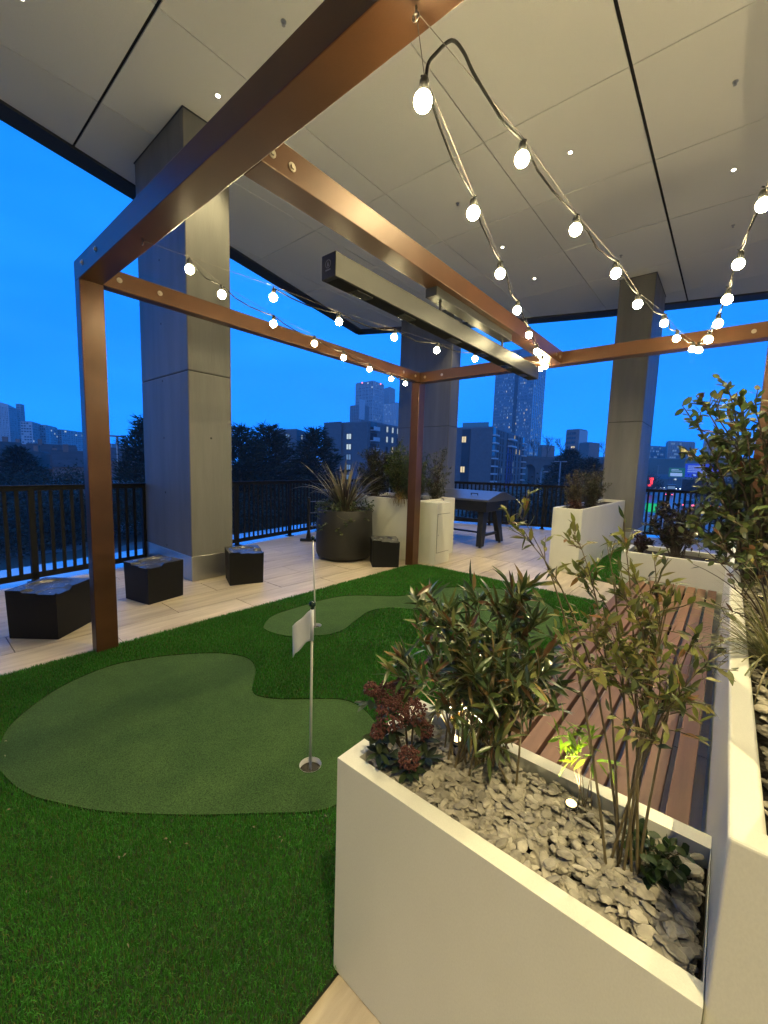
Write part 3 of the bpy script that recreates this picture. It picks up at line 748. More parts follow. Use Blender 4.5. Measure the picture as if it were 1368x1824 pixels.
planter('low white trough planter across the far end of the bench', -0.815, 0.62, 4.972, 5.62, 0.682, soil_z=0.63)
planter('tall narrow white planter with a glossy side beyond the putting green', -2.020, -1.600, 6.42, 9.62, 0.966, soil_z=0.91)
planter('tall white planter behind the big black pot and corner post', -5.22, -3.685, 5.225, 6.36, 0.990, soil_z=0.935)
cb = thing('utility_cabinet', 'white utility cabinet with a small locked door beside the corner post', 'cabinet', (-3.525, 5.50, 0))
CO = Vector((3.525, -5.50, 0))
MB().box(-3.683, -3.376, 5.300, 5.715, 0.003, 0.968).build('body', 'white_shell', cb, bevel=0.004, loc=CO)
MB().box(-3.3765, -3.3725, 5.325, 5.690, 0.190, 0.800).build('door_gap', 'concrete_dark', cb, loc=CO)
dr = MB().box(-3.374, -3.3690, 5.330, 5.685, 0.196, 0.794).build('door', 'white_shell', cb, bevel=0.001, loc=CO)
lk = MB(); lk.tube([(-3.3692, 5.352, 0.47), (-3.361, 5.352, 0.47)], 0.008, 12); lk.build('lock', 'cabinet_lock', dr)

# ------------------------------------------------------------------ slatted bench between the planters
bn = thing('slatted_bench', 'reddish hardwood slat bench between the white planters', 'bench', (-0.34, 3.06, 0))
sl = MB().box(-0.0315, 0.0315, -1.898, 1.898, -0.042, 0.0)
slm = sl.mesh('slat', 'bench_wood'); r2 = random.Random(9)
for k in range(9):
    o = link('slat', slm, bn, bevel=0.003, loc=(-0.3255+0.0797*k, 0.0, 0.420+r2.uniform(-.0012, .0012)))
for y in (-1.75, -0.6, 0.6, 1.75):
    MB().box(-0.345, 0.345, y-.025, y+.025, 0.318, 0.3775).build('crossbar', 'dark_frame', bn)
    for x in (-0.32, 0.32): MB().box(x-.025, x+.025, y-.025, y+.025, 0.0, 0.3178).build('leg', 'dark_frame', bn)

# ------------------------------------------------------------------ black cube stools with scooped tops
def stool_mesh(s=0.41, h=0.408):
    n = 44; vs_, fs = [], []
    def z(u, v):
        d = 0.0
        for (cx, cy, r_, dp) in ((-0.02, 0.025, 0.158, 0.022), (0.120, -0.120, 0.125, 0.026), (0.00, -0.185, 0.085, 0.018)):
            q = math.hypot(u-cx, v-cy)/r_
            if q < 1.0: d = max(d, dp*min(1.0, (1-q)/.16)**.7)
        return h-d
    for i in range(n+1):
        for j in range(n+1):
            u, v = (i/n-.5)*s, (j/n-.5)*s; vs_.append((u, v, z(u, v)))
    for i in range(n):
        for j in range(n): a = i*(n+1)+j; fs.append((a, a+n+1, a+n+2, a+1))
    m = MB(); m.cur = 1; m.add(vs_, fs); m.cur = 0
    ring = [i*(n+1) for i in range(n+1)]+[n*(n+1)+j for j in range(1, n+1)]+[i*(n+1)+n for i in range(n-1, -1, -1)]+[j for j in range(n-1, 0, -1)]
    top = [vs_[i] for i in ring]; k = len(ring); sh = 0.965
    m.add([(p[0]*1.002, p[1]*1.002, p[2]-0.0005) for p in top]+[(p[0]*sh, p[1]*sh, 0.002) for p in top],
          [(i, i+k, (i+1) % k+k, (i+1) % k) for i in range(k)])
    return m.mesh('cube_stool', ['black_stool', 'stool_top_skylit'])
SM = stool_mesh()
for (x, y, a, lb) in ((-4.384, 0.803, math.atan2(.27, .31), 'black cube stool half hidden behind the copper corner post'),
                      (-4.712, 1.760, math.atan2(.09, .40), 'black cube stool between the copper post and the wide column'),
                      (-4.640, 2.800, math.atan2(.363, .146), 'black cube stool standing against the right side of the wide column'),
                      (-3.965, 4.780, math.atan2(.31, .288), 'black cube stool tucked against the big black pot')):
    o = link('cube_stool', SM, None, loc=(x, y, 0)); o.rotation_euler = (0, 0, a)
    tag(o, lb, 'stool', 'black cube stools with scooped tops')

# ------------------------------------------------------------------ big black pot, games table, stand
PC = Vector((-4.75, 4.69, 0))
pot = thing('round_pot', 'big round black pot holding the spiky plant', 'pot', PC)
MB().lathe([(0.05, 0.004), (0.36, 0.004), (0.425, 0.03), (0.455, 0.10), (0.463, 0.20), (0.458, 0.45), (0.440, 0.79), (0.434, 0.80), (0.405, 0.80), (0.400, 0.79), (0.400, 0.735), (0.02, 0.735)], n=56).build('vessel', 'black_pot', pot, smooth=False)
for p_ in pot.children[0].data.polygons: p_.use_smooth = True
MB().lathe([(0.398, 0.735), (0.398, 0.742), (0.01, 0.748)], n=32).build('soil', 'soil', pot)
tb = thing('games_table', 'dark covered games table with a peaked lid and splayed legs', 'table', (-4.2, 7.62, 0))
TO = Vector((4.2, -7.62, 0))
MB().box(-5.02, -3.47, 7.16, 8.12, 0.70, 0.935).build('body', 'table_black', tb, bevel=0.006, loc=TO)
ld_ = MB(); x0, x1 = -5.10, -3.385
prof = [(7.04, 0.905), (7.04, 0.940), (7.62, 1.075), (7.78, 1.075), (8.30, 0.940), (8.30, 0.905)]
ld_.add([(x0, y, z) for y, z in prof]+[(x1, y, z) for y, z in prof], [(0, 1, 2, 3, 4, 5)]+[(11, 10, 9, 8, 7, 6)]+[(i, i+6, (i+1) % 6+6, (i+1) % 6) for i in range(6)])
lid = ld_.build('lid', 'table_lid', tb, bevel=0.004, loc=TO)
hd = MB(); hx = -3.80
for q in (0.07, -0.07): hd.tube([(hx+q, 7.30, 0.995), (hx+q, 7.285, 1.035)], 0.008, 8)
hd.tube([(hx-.078, 7.285, 1.035), (hx+.078, 7.285, 1.035)], 0.008, 8)
hd.build('handle', 'table_black', lid)
for sx, lx in ((-1, -4.86), (1, -3.62)):
    for sy, (yt, yb) in ((-1, (7.36, 7.17)), (1, (7.90, 8.05))):
        d = 0.055*sx
        b = [(lx-.05+d, yb-.07, .03), (lx+.05+d, yb-.07, .03), (lx+.05+d, yb+.07, .03), (lx-.05+d, yb+.07, .03)]
        t_ = [(lx-.055, yt-.11, .70), (lx+.055, yt-.11, .70), (lx+.055, yt+.11, .70), (lx-.055, yt+.11, .70)]
        lg = MB().hexa(b, t_).build('leg', 'table_black', tb, bevel=0.004, loc=TO)
        MB().lathe([(0.028, 0.0), (0.028, 0.012), (0.012, 0.014), (0.012, 0.032)], c=(lx+d, yb, 0.001), n=12).build('levelling_foot', 'dark_frame', lg)
    MB().box(lx-.025+.03*sx, lx+.025+.03*sx, 7.27, 7.95, 0.20, 0.25).build('stretcher', 'table_black', tb, loc=TO)
for z in (0.215, 0.47): MB().box(-4.80, -3.62, 7.56, 7.60, z, z+.035).build('long_rail', 'table_black', tb, loc=TO)
for k in range(4): MB().tube([(-4.75+.32*k, 7.10, 0.82), (-4.75+.32*k, 7.16, 0.82)], 0.012, 8).build('rod_end', 'dark_frame', tb, loc=TO)
st = thing('exercise_stand', 'black metal stand on a flat foot behind the spiky plant', 'stand', (-6.22, 5.16, 0), R(40))
MB().box(-.16, .16, -.05, .05, 0, .05).build('foot', 'table_black', st, bevel=0.004)
MB().hexa([(-.05, -.035, .0505), (.05, -.035, .0505), (.05, .035, .0505), (-.05, .035, .0505)], [(-.022, -.022, .22), (.022, -.022, .22), (.022, .022, .22), (-.022, .022, .22)]).build('gusset', 'table_black', st)
MB().box(-.021, .021, -.021, .021, .2205, .86).build('upright', 'table_black', st)
for z in (0.30, 0.56, 0.78): MB().tube([(0.02, 0, z), (0.30, -.06, z+.02)], 0.008, 8).build('arm', 'lamp_steel', st)

# ------------------------------------------------------------------ leaves and plants
# leaf outlines: (across, along, up) points and triangles; folded along the midrib
LANCE = (np.array([(0,0,0), (-.42,.28,.02), (0,.30,-.015), (.42,.28,.02), (-.45,.55,.0), (0,.58,-.03), (.45,.55,.0), (-.22,.80,-.05), (.22,.80,-.05), (0,1,-.11)]),
         np.array([(0,2,1),(0,3,2),(1,2,5),(1,5,4),(2,3,6),(2,6,5),(4,5,7),(5,8,7),(5,6,8),(7,8,9)]))
OVAL = (np.array([(0,0,0), (-.38,.22,.03), (0,.25,-.01), (.38,.22,.03), (-.52,.52,.02), (0,.55,-.03), (.52,.52,.02), (-.34,.80,-.02), (.34,.80,-.02), (0,1,-.07)]),
        np.array([(0,2,1),(0,3,2),(1,2,5),(1,5,4),(2,3,6),(2,6,5),(4,5,7),(5,8,7),(5,6,8),(7,8,9)]))
SIMPLE = (np.array([(0,0,0), (-.45,.5,.03), (.45,.5,.03), (0,1,-.05)]), np.array([(0,2,1),(1,2,3)]))
class Leaves:
    def __init__(s, tpl): s.t = tpl; s.P = []; s.D = []; s.N = []; s.L = []; s.W = []; s.C = []
    def add(s, p, d, n, l, w, c): s.P.append(tuple(p)); s.D.append(tuple(d)); s.N.append(tuple(n)); s.L.append(l); s.W.append(w); s.C.append(c)
    def mesh(s, name, m):
        P, D, N = (np.array(a, float) for a in (s.P, s.D, s.N)); L_, W, C = np.array(s.L), np.array(s.W), np.array(s.C)
        D /= np.linalg.norm(D, axis=1)[:, None]+1e-9
        S = np.cross(D, N); S /= np.linalg.norm(S, axis=1)[:, None]+1e-9
        U = np.cross(S, D)
        tv, tf = s.t; k = len(tv); n = len(P)
        V = P[:, None]+D[:, None]*(tv[None, :, 1, None]*L_[:, None, None])+S[:, None]*(tv[None, :, 0, None]*W[:, None, None])+U[:, None]*(tv[None, :, 2, None]*L_[:, None, None])
        F = (np.arange(n)[:, None, None]*k+tf[None]).reshape(-1, 3)
        return np_mesh(name, V.reshape(-1, 3), F, m, np.repeat(C, k, 0))
def rdir(r, up=0.0, flat=1.0):
    v = Vector((r.gauss(0, 1), r.gauss(0, 1), r.gauss(0, flat)))
    v.normalize(); v.z += up; v.normalize(); return v
def pick(r, pal):
    tot = sum(w for w, _ in pal); q = r.uniform(0, tot)
    for w, c in pal:
        q -= w
        if q <= 0: break
    k = r.uniform(.75, 1.25); return tuple(min(1, x*k*r.uniform(.92, 1.08)) for x in c)
def bez(a, b, c, t): return a*(1-t)**2+b*2*t*(1-t)+c*t*t
def plant(name, label, cat, base, tips, leaf, pal, r, tpl=LANCE, leafm='leaf', stemm='stem_olive', stem_r=0.003, base_r=0.03,
          twigs=5, twig_len=0.10, per=6, start=0.35, up=0.35, droop=0.25, group=None, bow=0.25, tip_leaves=4, part='foliage', mains=None):
    base = Vector(base); t = thing(name, label, cat, base, group=group)
    st_ = MB(); lv = Leaves(tpl)
    def leafat(p, ax, k):
        side = rdir(r, 0.1); d = (Vector(ax)*0.55+side*0.85+Vector((0, 0, up-droop*r.random()))).normalized()
        n = (Vector((0, 0, 1))+rdir(r)*0.7).normalized()
        l_ = r.uniform(*leaf[0])*k; lv.add(p, d, n, l_, r.uniform(*leaf[1])*k, pick(r, pal))
    curves = []
    for ti, tip in enumerate(tips):
        c = Vector(tip)-base; fork = mains is not None and ti >= mains
        if fork:                              # springs from the main stem that ends nearest
            j = min(range(len(curves)), key=lambda q: (curves[q][2]-c).length); a = bez(*curves[j], r.uniform(.34, .62))
        else: a = Vector((r.gauss(0, base_r*.5), r.gauss(0, base_r*.5), 0))
        m = a.lerp(c, 0.5); m.z += (c.z-a.z)*bow; m.x -= (c.x-a.x)*bow*.6; m.y -= (c.y-a.y)*bow*.6
        m += rdir(r)*0.04*c.length
        if not fork: curves.append((a, m, c))
        pts = [bez(a, m, c, i/9) for i in range(10)]
        sr_ = stem_r*(.6 if fork else 1.0); st_.tube(pts, [sr_*(1-.75*i/9) for i in range(10)], 5, cap=False)
        for _ in range(twigs):
            f = start+(1-start)*r.random()**.8; p = bez(a, m, c, f); ax = (bez(a, m, c, min(1, f+.05))-bez(a, m, c, f-.05)).normalized()
            d = (ax*.6+rdir(r, .25)).normalized(); l_ = twig_len*r.uniform(.5, 1.2)*(1.15-f*.5)
            q = p+d*l_+Vector((0, 0, .15*l_))
            st_.tube([p, p.lerp(q, .5)+rdir(r)*l_*.06, q], [stem_r*.42, stem_r*.34, stem_r*.18], 4, cap=False)
            for i in range(per):
                g = (i+.6)/per; leafat(p.lerp(q, g), d, 1.0)
        for i in range(tip_leaves): leafat(bez(a, m, c, 1-.12*i/max(1, tip_leaves)), (c-m).normalized(), .95)
    o = link('stems', st_.mesh('stems', stemm, True), t); o2 = link(part, lv.mesh(part, leafm), t)
    return t
def blob_tips(c, rad, n, r, low=-0.6):
    out = []
    while len(out) < n:
        v = Vector((r.uniform(-1, 1), r.uniform(-1, 1), r.uniform(low, 1)))
        if .35 < v.length < 1: out.append((c[0]+v.x*rad[0], c[1]+v.y*rad[1], c[2]+v.z*rad[2]))
    return out
r = random.Random(21)
DARK = [(4.0, (.040, .068, .022)), (3, (.068, .098, .030)), (2.4, (.125, .140, .045)), (.9, (.125, .058, .025)), (.8, (.21, .140, .055))]
YEL = [(4, (.155, .165, .040)), (3, (.085, .105, .028)), (2.5, (.21, .20, .060)), (1, (.045, .065, .020)), (.7, (.22, .12, .05))]
# narrow-leaved bush at the corner of the front planter
b0 = Vector((-.505, 1.045, .63)); c0 = over(838, 1165, b0*1.03)
tips = blob_tips(c0, (.265, .175, .185), 36, r, -.95)+[over(742, 1075, b0), over(770, 1068, b0*1.02), over(800, 1085, b0), over(905, 1080, b0*1.04), over(935, 1045, b0*1.05), over(928, 1062, b0*1.02), over(950, 1110, b0), over(708, 1205, b0*.98), over(965, 1190, b0*1.05), over(880, 1330, b0*.93), over(985, 1260, b0*1.05)]
plant('narrow_leaved_bush', 'dense dark bush with narrow bronze tipped leaves in the foreground planter', 'bush', b0, tips, ((.052, .085), (.0105, .0165)), DARK, r,
      leafm='leaf_gloss', twigs=4, twig_len=.075, per=6, start=.25, up=.30, droop=.45, stem_r=.0034, base_r=.12, tip_leaves=10)
# red-budded shrub
b1 = Vector((-.640, .915, .625))
GREEN_D = [(5, (.020, .036, .016)), (2, (.034, .052, .020)), (.5, (.055, .065, .026))]
sk = thing('red_bud_shrub', 'low shrub with rust red bud clusters at the near corner of the foreground planter', 'shrub', b1)
lv = Leaves(OVAL); stm = MB()
heads = [(692, 1240, .042, 1.02), (661, 1228, .022, 1.03), (697, 1272, .046, .98), (738, 1268, .037, 1.0), (672, 1303, .021, .97), (728, 1350, .031, .93), (720, 1225, .034, 1.06), (755, 1300, .026, 1.0)]
for px, py, rad, k in heads:
    hc = over(px, py, b1*k)-b1
    stm.tube([Vector((r.uniform(-.03, .03), r.uniform(-.03, .03), 0)), hc*.6+Vector((0, 0, -.02)), hc], .0032, 5)
    hm = MB()
    for i in range(int(230*rad/.03)):
        d = rdir(r, .25); q = rad*r.uniform(.62, 1.03)*(1+.10*math.sin(9*d.x+3*d.y)); s_ = r.uniform(.0022, .0040)
        hm.sphere(d*q, s_, 5, 3)
    link('bud_cluster', hm.mesh('bud_cluster', 'flower_bud', True), sk, loc=hc)
    for i in range(9):
        a = 2*PI*i/9+r.uniform(-.2, .2); d = Vector((math.cos(a), math.sin(a), r.uniform(-.35, .35)))
        lv.add(hc+Vector((0, 0, -rad*.7-r.uniform(0, .03))), d, Vector((0, 0, 1))+rdir(r)*.3, r.uniform(.042, .062), r.uniform(.016, .022), pick(r, GREEN_D))
for px, py in ((668, 1345), (685, 1372), (700, 1390), (690, 1350), (745, 1385), (775, 1380), (660, 1335), (715, 1395), (770, 1345)):
    hc = over(px, py, b1*r.uniform(.93, 1.0))-b1
    for i in range(7):
        a = 2*PI*i/7+r.uniform(-.3, .3); lv.add(hc*.8, Vector((math.cos(a), math.sin(a), r.uniform(-.2, .4))), Vector((0, 0, 1)), r.uniform(.04, .058), r.uniform(.016, .021), pick(r, GREEN_D))
link('stems', stm.mesh('stems', 'bark', True), sk); link('foliage', lv.mesh('foliage', 'leaf'), sk)
# airy tall shrub in front of the bench
b2 = Vector((-.095, .965, .628)); bd = math.hypot(b2.x, b2.y)
tp = []
for px, py, k in ((922, 914, 1.14), (905, 930, 1.10), (1022, 948, 1.12), (1112, 960, 1.12), (1082, 975, 1.06), (1165, 990, 1.1), (1200, 1040, 1.06), (1185, 1075, 1.0), (1240, 1130, 1.0), (1262, 1180, .97), (1045, 1030, 1.12), (1010, 1090, 1.05), (1130, 1030, 1.1), (1105, 1060, 1.04), (1080, 1105, 1.0), (1150, 1110, 1.05), (1225, 1250, .97), (1040, 1200, 1.0), (1015, 1160, 1.08), (1170, 1190, .95), (1095, 1180, .95)):
    tp.append(far(px, py, bd*k))
plant('airy_shrub', 'tall airy shrub of thin stems and small yellowish leaves in front of the bench', 'shrub', b2, tp, ((.024, .042), (.0085, .0130)), YEL, r,
      twigs=7, twig_len=.085, per=5, start=.32, up=.15, droop=.4, stem_r=.0034, base_r=.030, tip_leaves=5, bow=.30, mains=10)
# bright sprig right over the spot
b3 = Vector((-.20, 1.075, .63))
BRIGHT = [(1, (.16, .30, .03)), (1, (.22, .36, .05))]
plant('bright_sprig', 'small bright green leafy sprig lit by the planter spot', 'plant', b3, [far(995, 1312, 1.12), far(1056, 1345, 1.12), far(1035, 1330, 1.10), far(1012, 1303, 1.13), far(1022, 1340, 1.11), far(1048, 1318, 1.13)], ((.036, .058), (.0085, .0125)), BRIGHT, r,
      twigs=2, twig_len=.05, per=3, start=.78, up=-.05, droop=.3, stem_r=.0015, base_r=.012, tip_leaves=3)
# dark ivy-like clump at the foot of the airy shrub
b4 = Vector((-.052, .985, .63))
plant('ivy_clump', 'dark leafy ivy clump at the foot of the airy shrub', 'plant', b4, blob_tips((b4.x+.004, b4.y+.006, b4.z+.075), (.055, .055, .085), 16, r), ((.020, .034), (.014, .022)), [(3, (.020, .042, .013)), (1, (.045, .072, .022))], r,
      tpl=OVAL, twigs=3, twig_len=.03, per=2, start=.4, up=.1, droop=.4, stem_r=.002, tip_leaves=3)
# the right planter: big leafy shrub, sedge, twiggy stems, a broad leaved plant
b5 = Vector((.17, 3.05, .91)); d5 = math.hypot(b5.x, b5.y)
tp = []
for px, py, k in ((1292, 682, 1.0), (1240, 705, 1.02), (1268, 735, .96), (1320, 705, 1.0), (1345, 730, .98), (1300, 740, 1.06), (1230, 745, .95), (1330, 770, .92), (1280, 790, 1.0), (1255, 815, .95), (1300, 830, .92), (1340, 820, 1.06), (1360, 780, 1.0), (1365, 850, .95), (1320, 870, 1.0), (1280, 880, .94), (1262, 910, .98), (1330, 930, .9), (1360, 920, 1.0), (1300, 945, 1.0), (1262, 960, .92), (1345, 985, .9), (1250, 850, 1.04), (1230, 930, 1.0), (1222, 800, 1.0), (1400, 760, 1.0), (1410, 850, 1.0), (1400, 920, .95), (1390, 700, 1.05)):
    tp.append(far(px, py, d5*k))
plant('leafy_shrub', 'big leafy shrub with oval yellow green leaves rising against the sky', 'shrub', b5, tp, ((.042, .066), (.021, .034)), [(4, (.055, .085, .022)), (3, (.085, .105, .028)), (1.5, (.035, .055, .018)), (1, (.14, .13, .035)), (.4, (.14, .055, .025))], r,
      tpl=OVAL, stemm='bark', twigs=8, twig_len=.17, per=6, start=.30, up=.15, droop=.35, stem_r=.010, base_r=.07, tip_leaves=7, bow=.22)
b6 = Vector((.20, 1.95, .91)); tp = [far(px, py, d) for px, py, d in ((1215, 950, 2.0), (1235, 1005, 1.9), (1262, 1075, 1.8), (1205, 1150, 1.75), (1290, 1000, 2.1), (1328, 960, 2.0), (1250, 1180, 1.7), (1348, 1010, 2.0), (1360, 960, 2.1))]
plant('twiggy_shrub', 'sparse twiggy shrub leaning out over the bench from the tall planter', 'shrub', b6, tp, ((.028, .042), (.016, .024)), [(2, (.05, .07, .02)), (1, (.09, .09, .03)), (1, (.10, .06, .03))], r,
      tpl=OVAL, stemm='bark', twigs=3, twig_len=.10, per=2, start=.45, up=.1, droop=.4, stem_r=.0038, base_r=.05, tip_leaves=2, bow=.2)
def tuft(name, label, base, n, ln, wd, pal, r, spread=1.0, arch=1.0, mname='leaf', seg=7, cat='plant', fold=.25, rad=.02, sector=None):
    """strap leaves arching out from a crown"""
    base = Vector(base); V, F, C = [], [], []
    for _ in range(n):
        a = r.uniform(0, 2*PI) if sector is None else r.uniform(*sector)
        e = r.uniform(.15, 1.0)**.8*spread; l_ = r.uniform(*ln); w = r.uniform(*wd); c = pick(r, pal)
        h = Vector((math.cos(a), math.sin(a), 0)); s = Vector((-h.y, h.x, 0)); p = h*r.uniform(0, rad)+Vector((0, 0, 0)); ang = PI/2-e*.75
        tw = r.uniform(-.4, .4); bend = arch*r.uniform(.6, 1.5)*e*2.0/seg
        o = len(V)
        for i in range(seg+1):
            f = i/seg; ww = w*(1-.25*abs(f-.35))*(1-f**3)*.5+.0004
            nrm = (Vector((0, 0, 1))*math.cos(ang)-h*math.sin(ang)); ss = (s*math.cos(tw*f)+nrm*math.sin(tw*f))
            V += [p-ss*ww, p-nrm*ww*fold, p+ss*ww]; C += [c]*3
            p = p+(h*math.cos(ang)+Vector((0, 0, 1))*math.sin(ang))*(l_/seg); ang -= bend*(.4+1.3*f)
        for i in range(seg):
            q = o+i*3; F += [(q, q+1, q+3), (q+1, q+4, q+3), (q+1, q+2, q+4), (q+2, q+5, q+4)]
    t = thing(name, label, cat, base)
    link('leaves', np_mesh('leaves', np.array([tuple(v) for v in V]), np.array(F), mname, np.array(C)), t)
    return t
SEDGE = [(3, (.16, .155, .06)), (2, (.10, .11, .04)), (1, (.22, .20, .10))]
tuft('sedge', 'pale striped sedge tuft spilling over the rim of the tall planter', (.165, 1.66, .915), 210, (.20, .38), (.0035, .0060), SEDGE, r, 1.25, 1.25)
tuft('sedge', 'second pale sedge tuft farther along the rim of the tall planter', (.22, 2.20, .915), 90, (.18, .34), (.0035, .0060), SEDGE, r, 1.2, 1.2)
b7 = Vector((.155, 1.33, .915))
plant('broad_leaved_plant', 'broad dark green leaves at the right picture edge above the slate chips', 'plant', b7, [far(1352, 1283, 1.36), far(1362, 1300, 1.32), far(1380, 1270, 1.4), far(1385, 1310, 1.3)], ((.06, .08), (.022, .030)), GREEN_D, r,
      tpl=OVAL, leafm='leaf_gloss', twigs=0, tip_leaves=5, stem_r=.003, base_r=.01, up=.1, droop=.2)
# far end planter
b8 = Vector((-.36, 5.28, .64))
plant('round_dark_shrub', 'rounded dark purple green shrub in the low planter at the far end of the bench', 'shrub', b8, blob_tips((b8.x-.02, b8.y, b8.z+.36), (.30, .24, .31), 60, r, -.9), ((.034, .052), (.018, .028)), [(3, (.022, .024, .014)), (2, (.040, .022, .016)), (1, (.05, .045, .02))], r,
      tpl=OVAL, leafm='leaf_gloss', stemm='bark', twigs=5, twig_len=.10, per=6, start=.4, stem_r=.006, base_r=.05, tip_leaves=6)
b9 = Vector((-.69, 5.22, .64))
plant('low_red_plant', 'low dark red plant at the left end of the far bench planter', 'plant', b9, blob_tips((b9.x, b9.y, b9.z+.12), (.12, .12, .13), 22, r), ((.03, .05), (.016, .024)), [(2, (.05, .018, .014)), (1, (.03, .03, .014))], r,
      tpl=OVAL, twigs=3, twig_len=.05, per=4, start=.3, stem_r=.003, tip_leaves=4)
for k in range(3):
    bb = Vector((.06+.19*k, 5.30, .64))
    plant('planter_shrub', ('mid green shrub behind the big leafy shrub, nearest the round dark shrub', 'mid green shrub in the far planter half hidden by the big leafy shrub', 'mid green shrub in the far planter by the copper post at the right edge')[k], 'shrub', bb, blob_tips((bb.x, bb.y, bb.z+.33), (.17, .2, .34), 24, r, -.8), ((.035, .055), (.018, .028)), [(3, (.045, .065, .02)), (1, (.09, .09, .03))], r,
          tpl=OVAL, stemm='bark', twigs=5, twig_len=.1, per=5, start=.3, stem_r=.005, tip_leaves=5)
# long narrow planter
FINE = [(3, (.030, .040, .020)), (2, (.045, .050, .026)), (1, (.08, .06, .035))]
b = Vector((-1.84, 6.95, .91))
plant('wispy_shrub', 'wispy brownish shrub at the near end of the tall narrow planter', 'shrub', b, blob_tips((b.x-.03, b.y, b.z+.34), (.17, .22, .36), 60, r, -.9), ((.022, .036), (.007, .012)), [(3, (.06, .05, .03)), (2, (.04, .045, .02)), (1, (.12, .09, .05))], r,
      stemm='bark', twigs=6, twig_len=.10, per=7, start=.3, stem_r=.004, base_r=.06, tip_leaves=6)
b = Vector((-1.80, 7.75, .91))
plant('fine_leaved_shrub', 'dense fine leaved green shrub in the middle of the tall narrow planter', 'shrub', b, blob_tips((b.x, b.y, b.z+.36), (.26, .42, .36), 90, r, -.9), ((.026, .040), (.009, .014)), FINE, r,
      stemm='bark', twigs=6, twig_len=.11, per=7, start=.3, stem_r=.005, base_r=.08, tip_leaves=6)
b = Vector((-1.74, 6.56, .91))
plant('dark_red_plant', 'dark red trailing plant over the front edge of the tall narrow planter', 'plant', b, blob_tips((b.x, b.y-.02, b.z+.09), (.12, .10, .11), 30, r, -.9), ((.025, .04), (.012, .018)), [(2, (.045, .016, .012)), (1, (.07, .025, .018))], r,
      tpl=OVAL, twigs=3, twig_len=.06, per=5, start=.2, up=-.1, stem_r=.003, tip_leaves=4)
# planter behind the pot
for (x, y, rx, rz, lb, pal, lf) in ((-4.95, 5.62, .40, .46, 'dark green shrub behind the spiky plant, left end of the back planter', FINE, ((.04, .065), (.012, .018))),
                                    (-4.42, 5.75, .36, .50, 'dark shrub in the back planter left of the thin corner post', DARK[:3], ((.04, .06), (.014, .022))),
                                    (-4.02, 5.60, .26, .42, 'feathery green shrub touching the thin corner post', [(3, (.045, .075, .028)), (2, (.03, .055, .02))], ((.04, .065), (.008, .012)))):
    b = Vector((x, y, .94))
    plant('planter_shrub', lb, 'shrub', b, blob_tips((b.x, b.y, b.z+rz), (rx, .30, rz), 105, r, -.95), lf, pal, r, stemm='bark', twigs=7, twig_len=.15, per=8, start=.3, stem_r=.005, base_r=.08, tip_leaves=6)
b = Vector((-3.86, 5.95, .94))
plant('silvery_shrub', 'silvery small leaved shrub right of the thin corner post', 'shrub', b, blob_tips((b.x+.05, b.y, b.z+.45), (.24, .3, .50), 70, r, -.9), ((.022, .034), (.012, .018)), [(2, (.16, .15, .12)), (2, (.05, .06, .03)), (1.5, (.03, .042, .02))], r,
      tpl=OVAL, stemm='bark', twigs=6, twig_len=.10, per=6, start=.3, stem_r=.004, base_r=.06, tip_leaves=6)
tuft('trailing_grass', 'straw coloured grass hanging over the rim of the back planter', (-4.06, 5.262, .965), 120, (.18, .34), (.005, .008), [(2, (.20, .13, .05)), (1, (.13, .10, .04))], r, 1.5, 1.6, sector=(-PI*.95, -PI*.05))
# spiky plant in the pot
tuft('spiky_plant', 'spiky bronze strap leaved plant filling the big black pot', (PC.x, PC.y, .745), 110, (.52, 1.08), (.026, .042), [(3, (.060, .054, .036)), (2, (.105, .098, .058)), (1.5, (.23, .205, .125)), (1.0, (.034, .026, .028))], r, 1.0, .66, mname='leaf_gloss', seg=10, rad=.10)
b = Vector((PC.x, PC.y, .74)); tp = []
for i in range(80):
    a = r.uniform(0, 2*PI); rr_ = r.uniform(.42, .50); dz_ = r.uniform(-.05, .14)
    if r.random() < .35: rr_, dz_ = r.uniform(.485, .52), r.uniform(-.35, .0)
    tp.append((b.x+rr_*math.cos(a), b.y+rr_*math.sin(a), b.z+.06+dz_))
plant('trailing_ivy', 'trailing green ivy round the rim of the big black pot', 'plant', b, tp, ((.025, .038), (.018, .026)), [(3, (.045, .070, .026)), (1, (.09, .11, .045))], r, tpl=OVAL, twigs=4, twig_len=.06, per=5, start=.6, up=.2, stem_r=.0025, base_r=.3, bow=.35, tip_leaves=4)

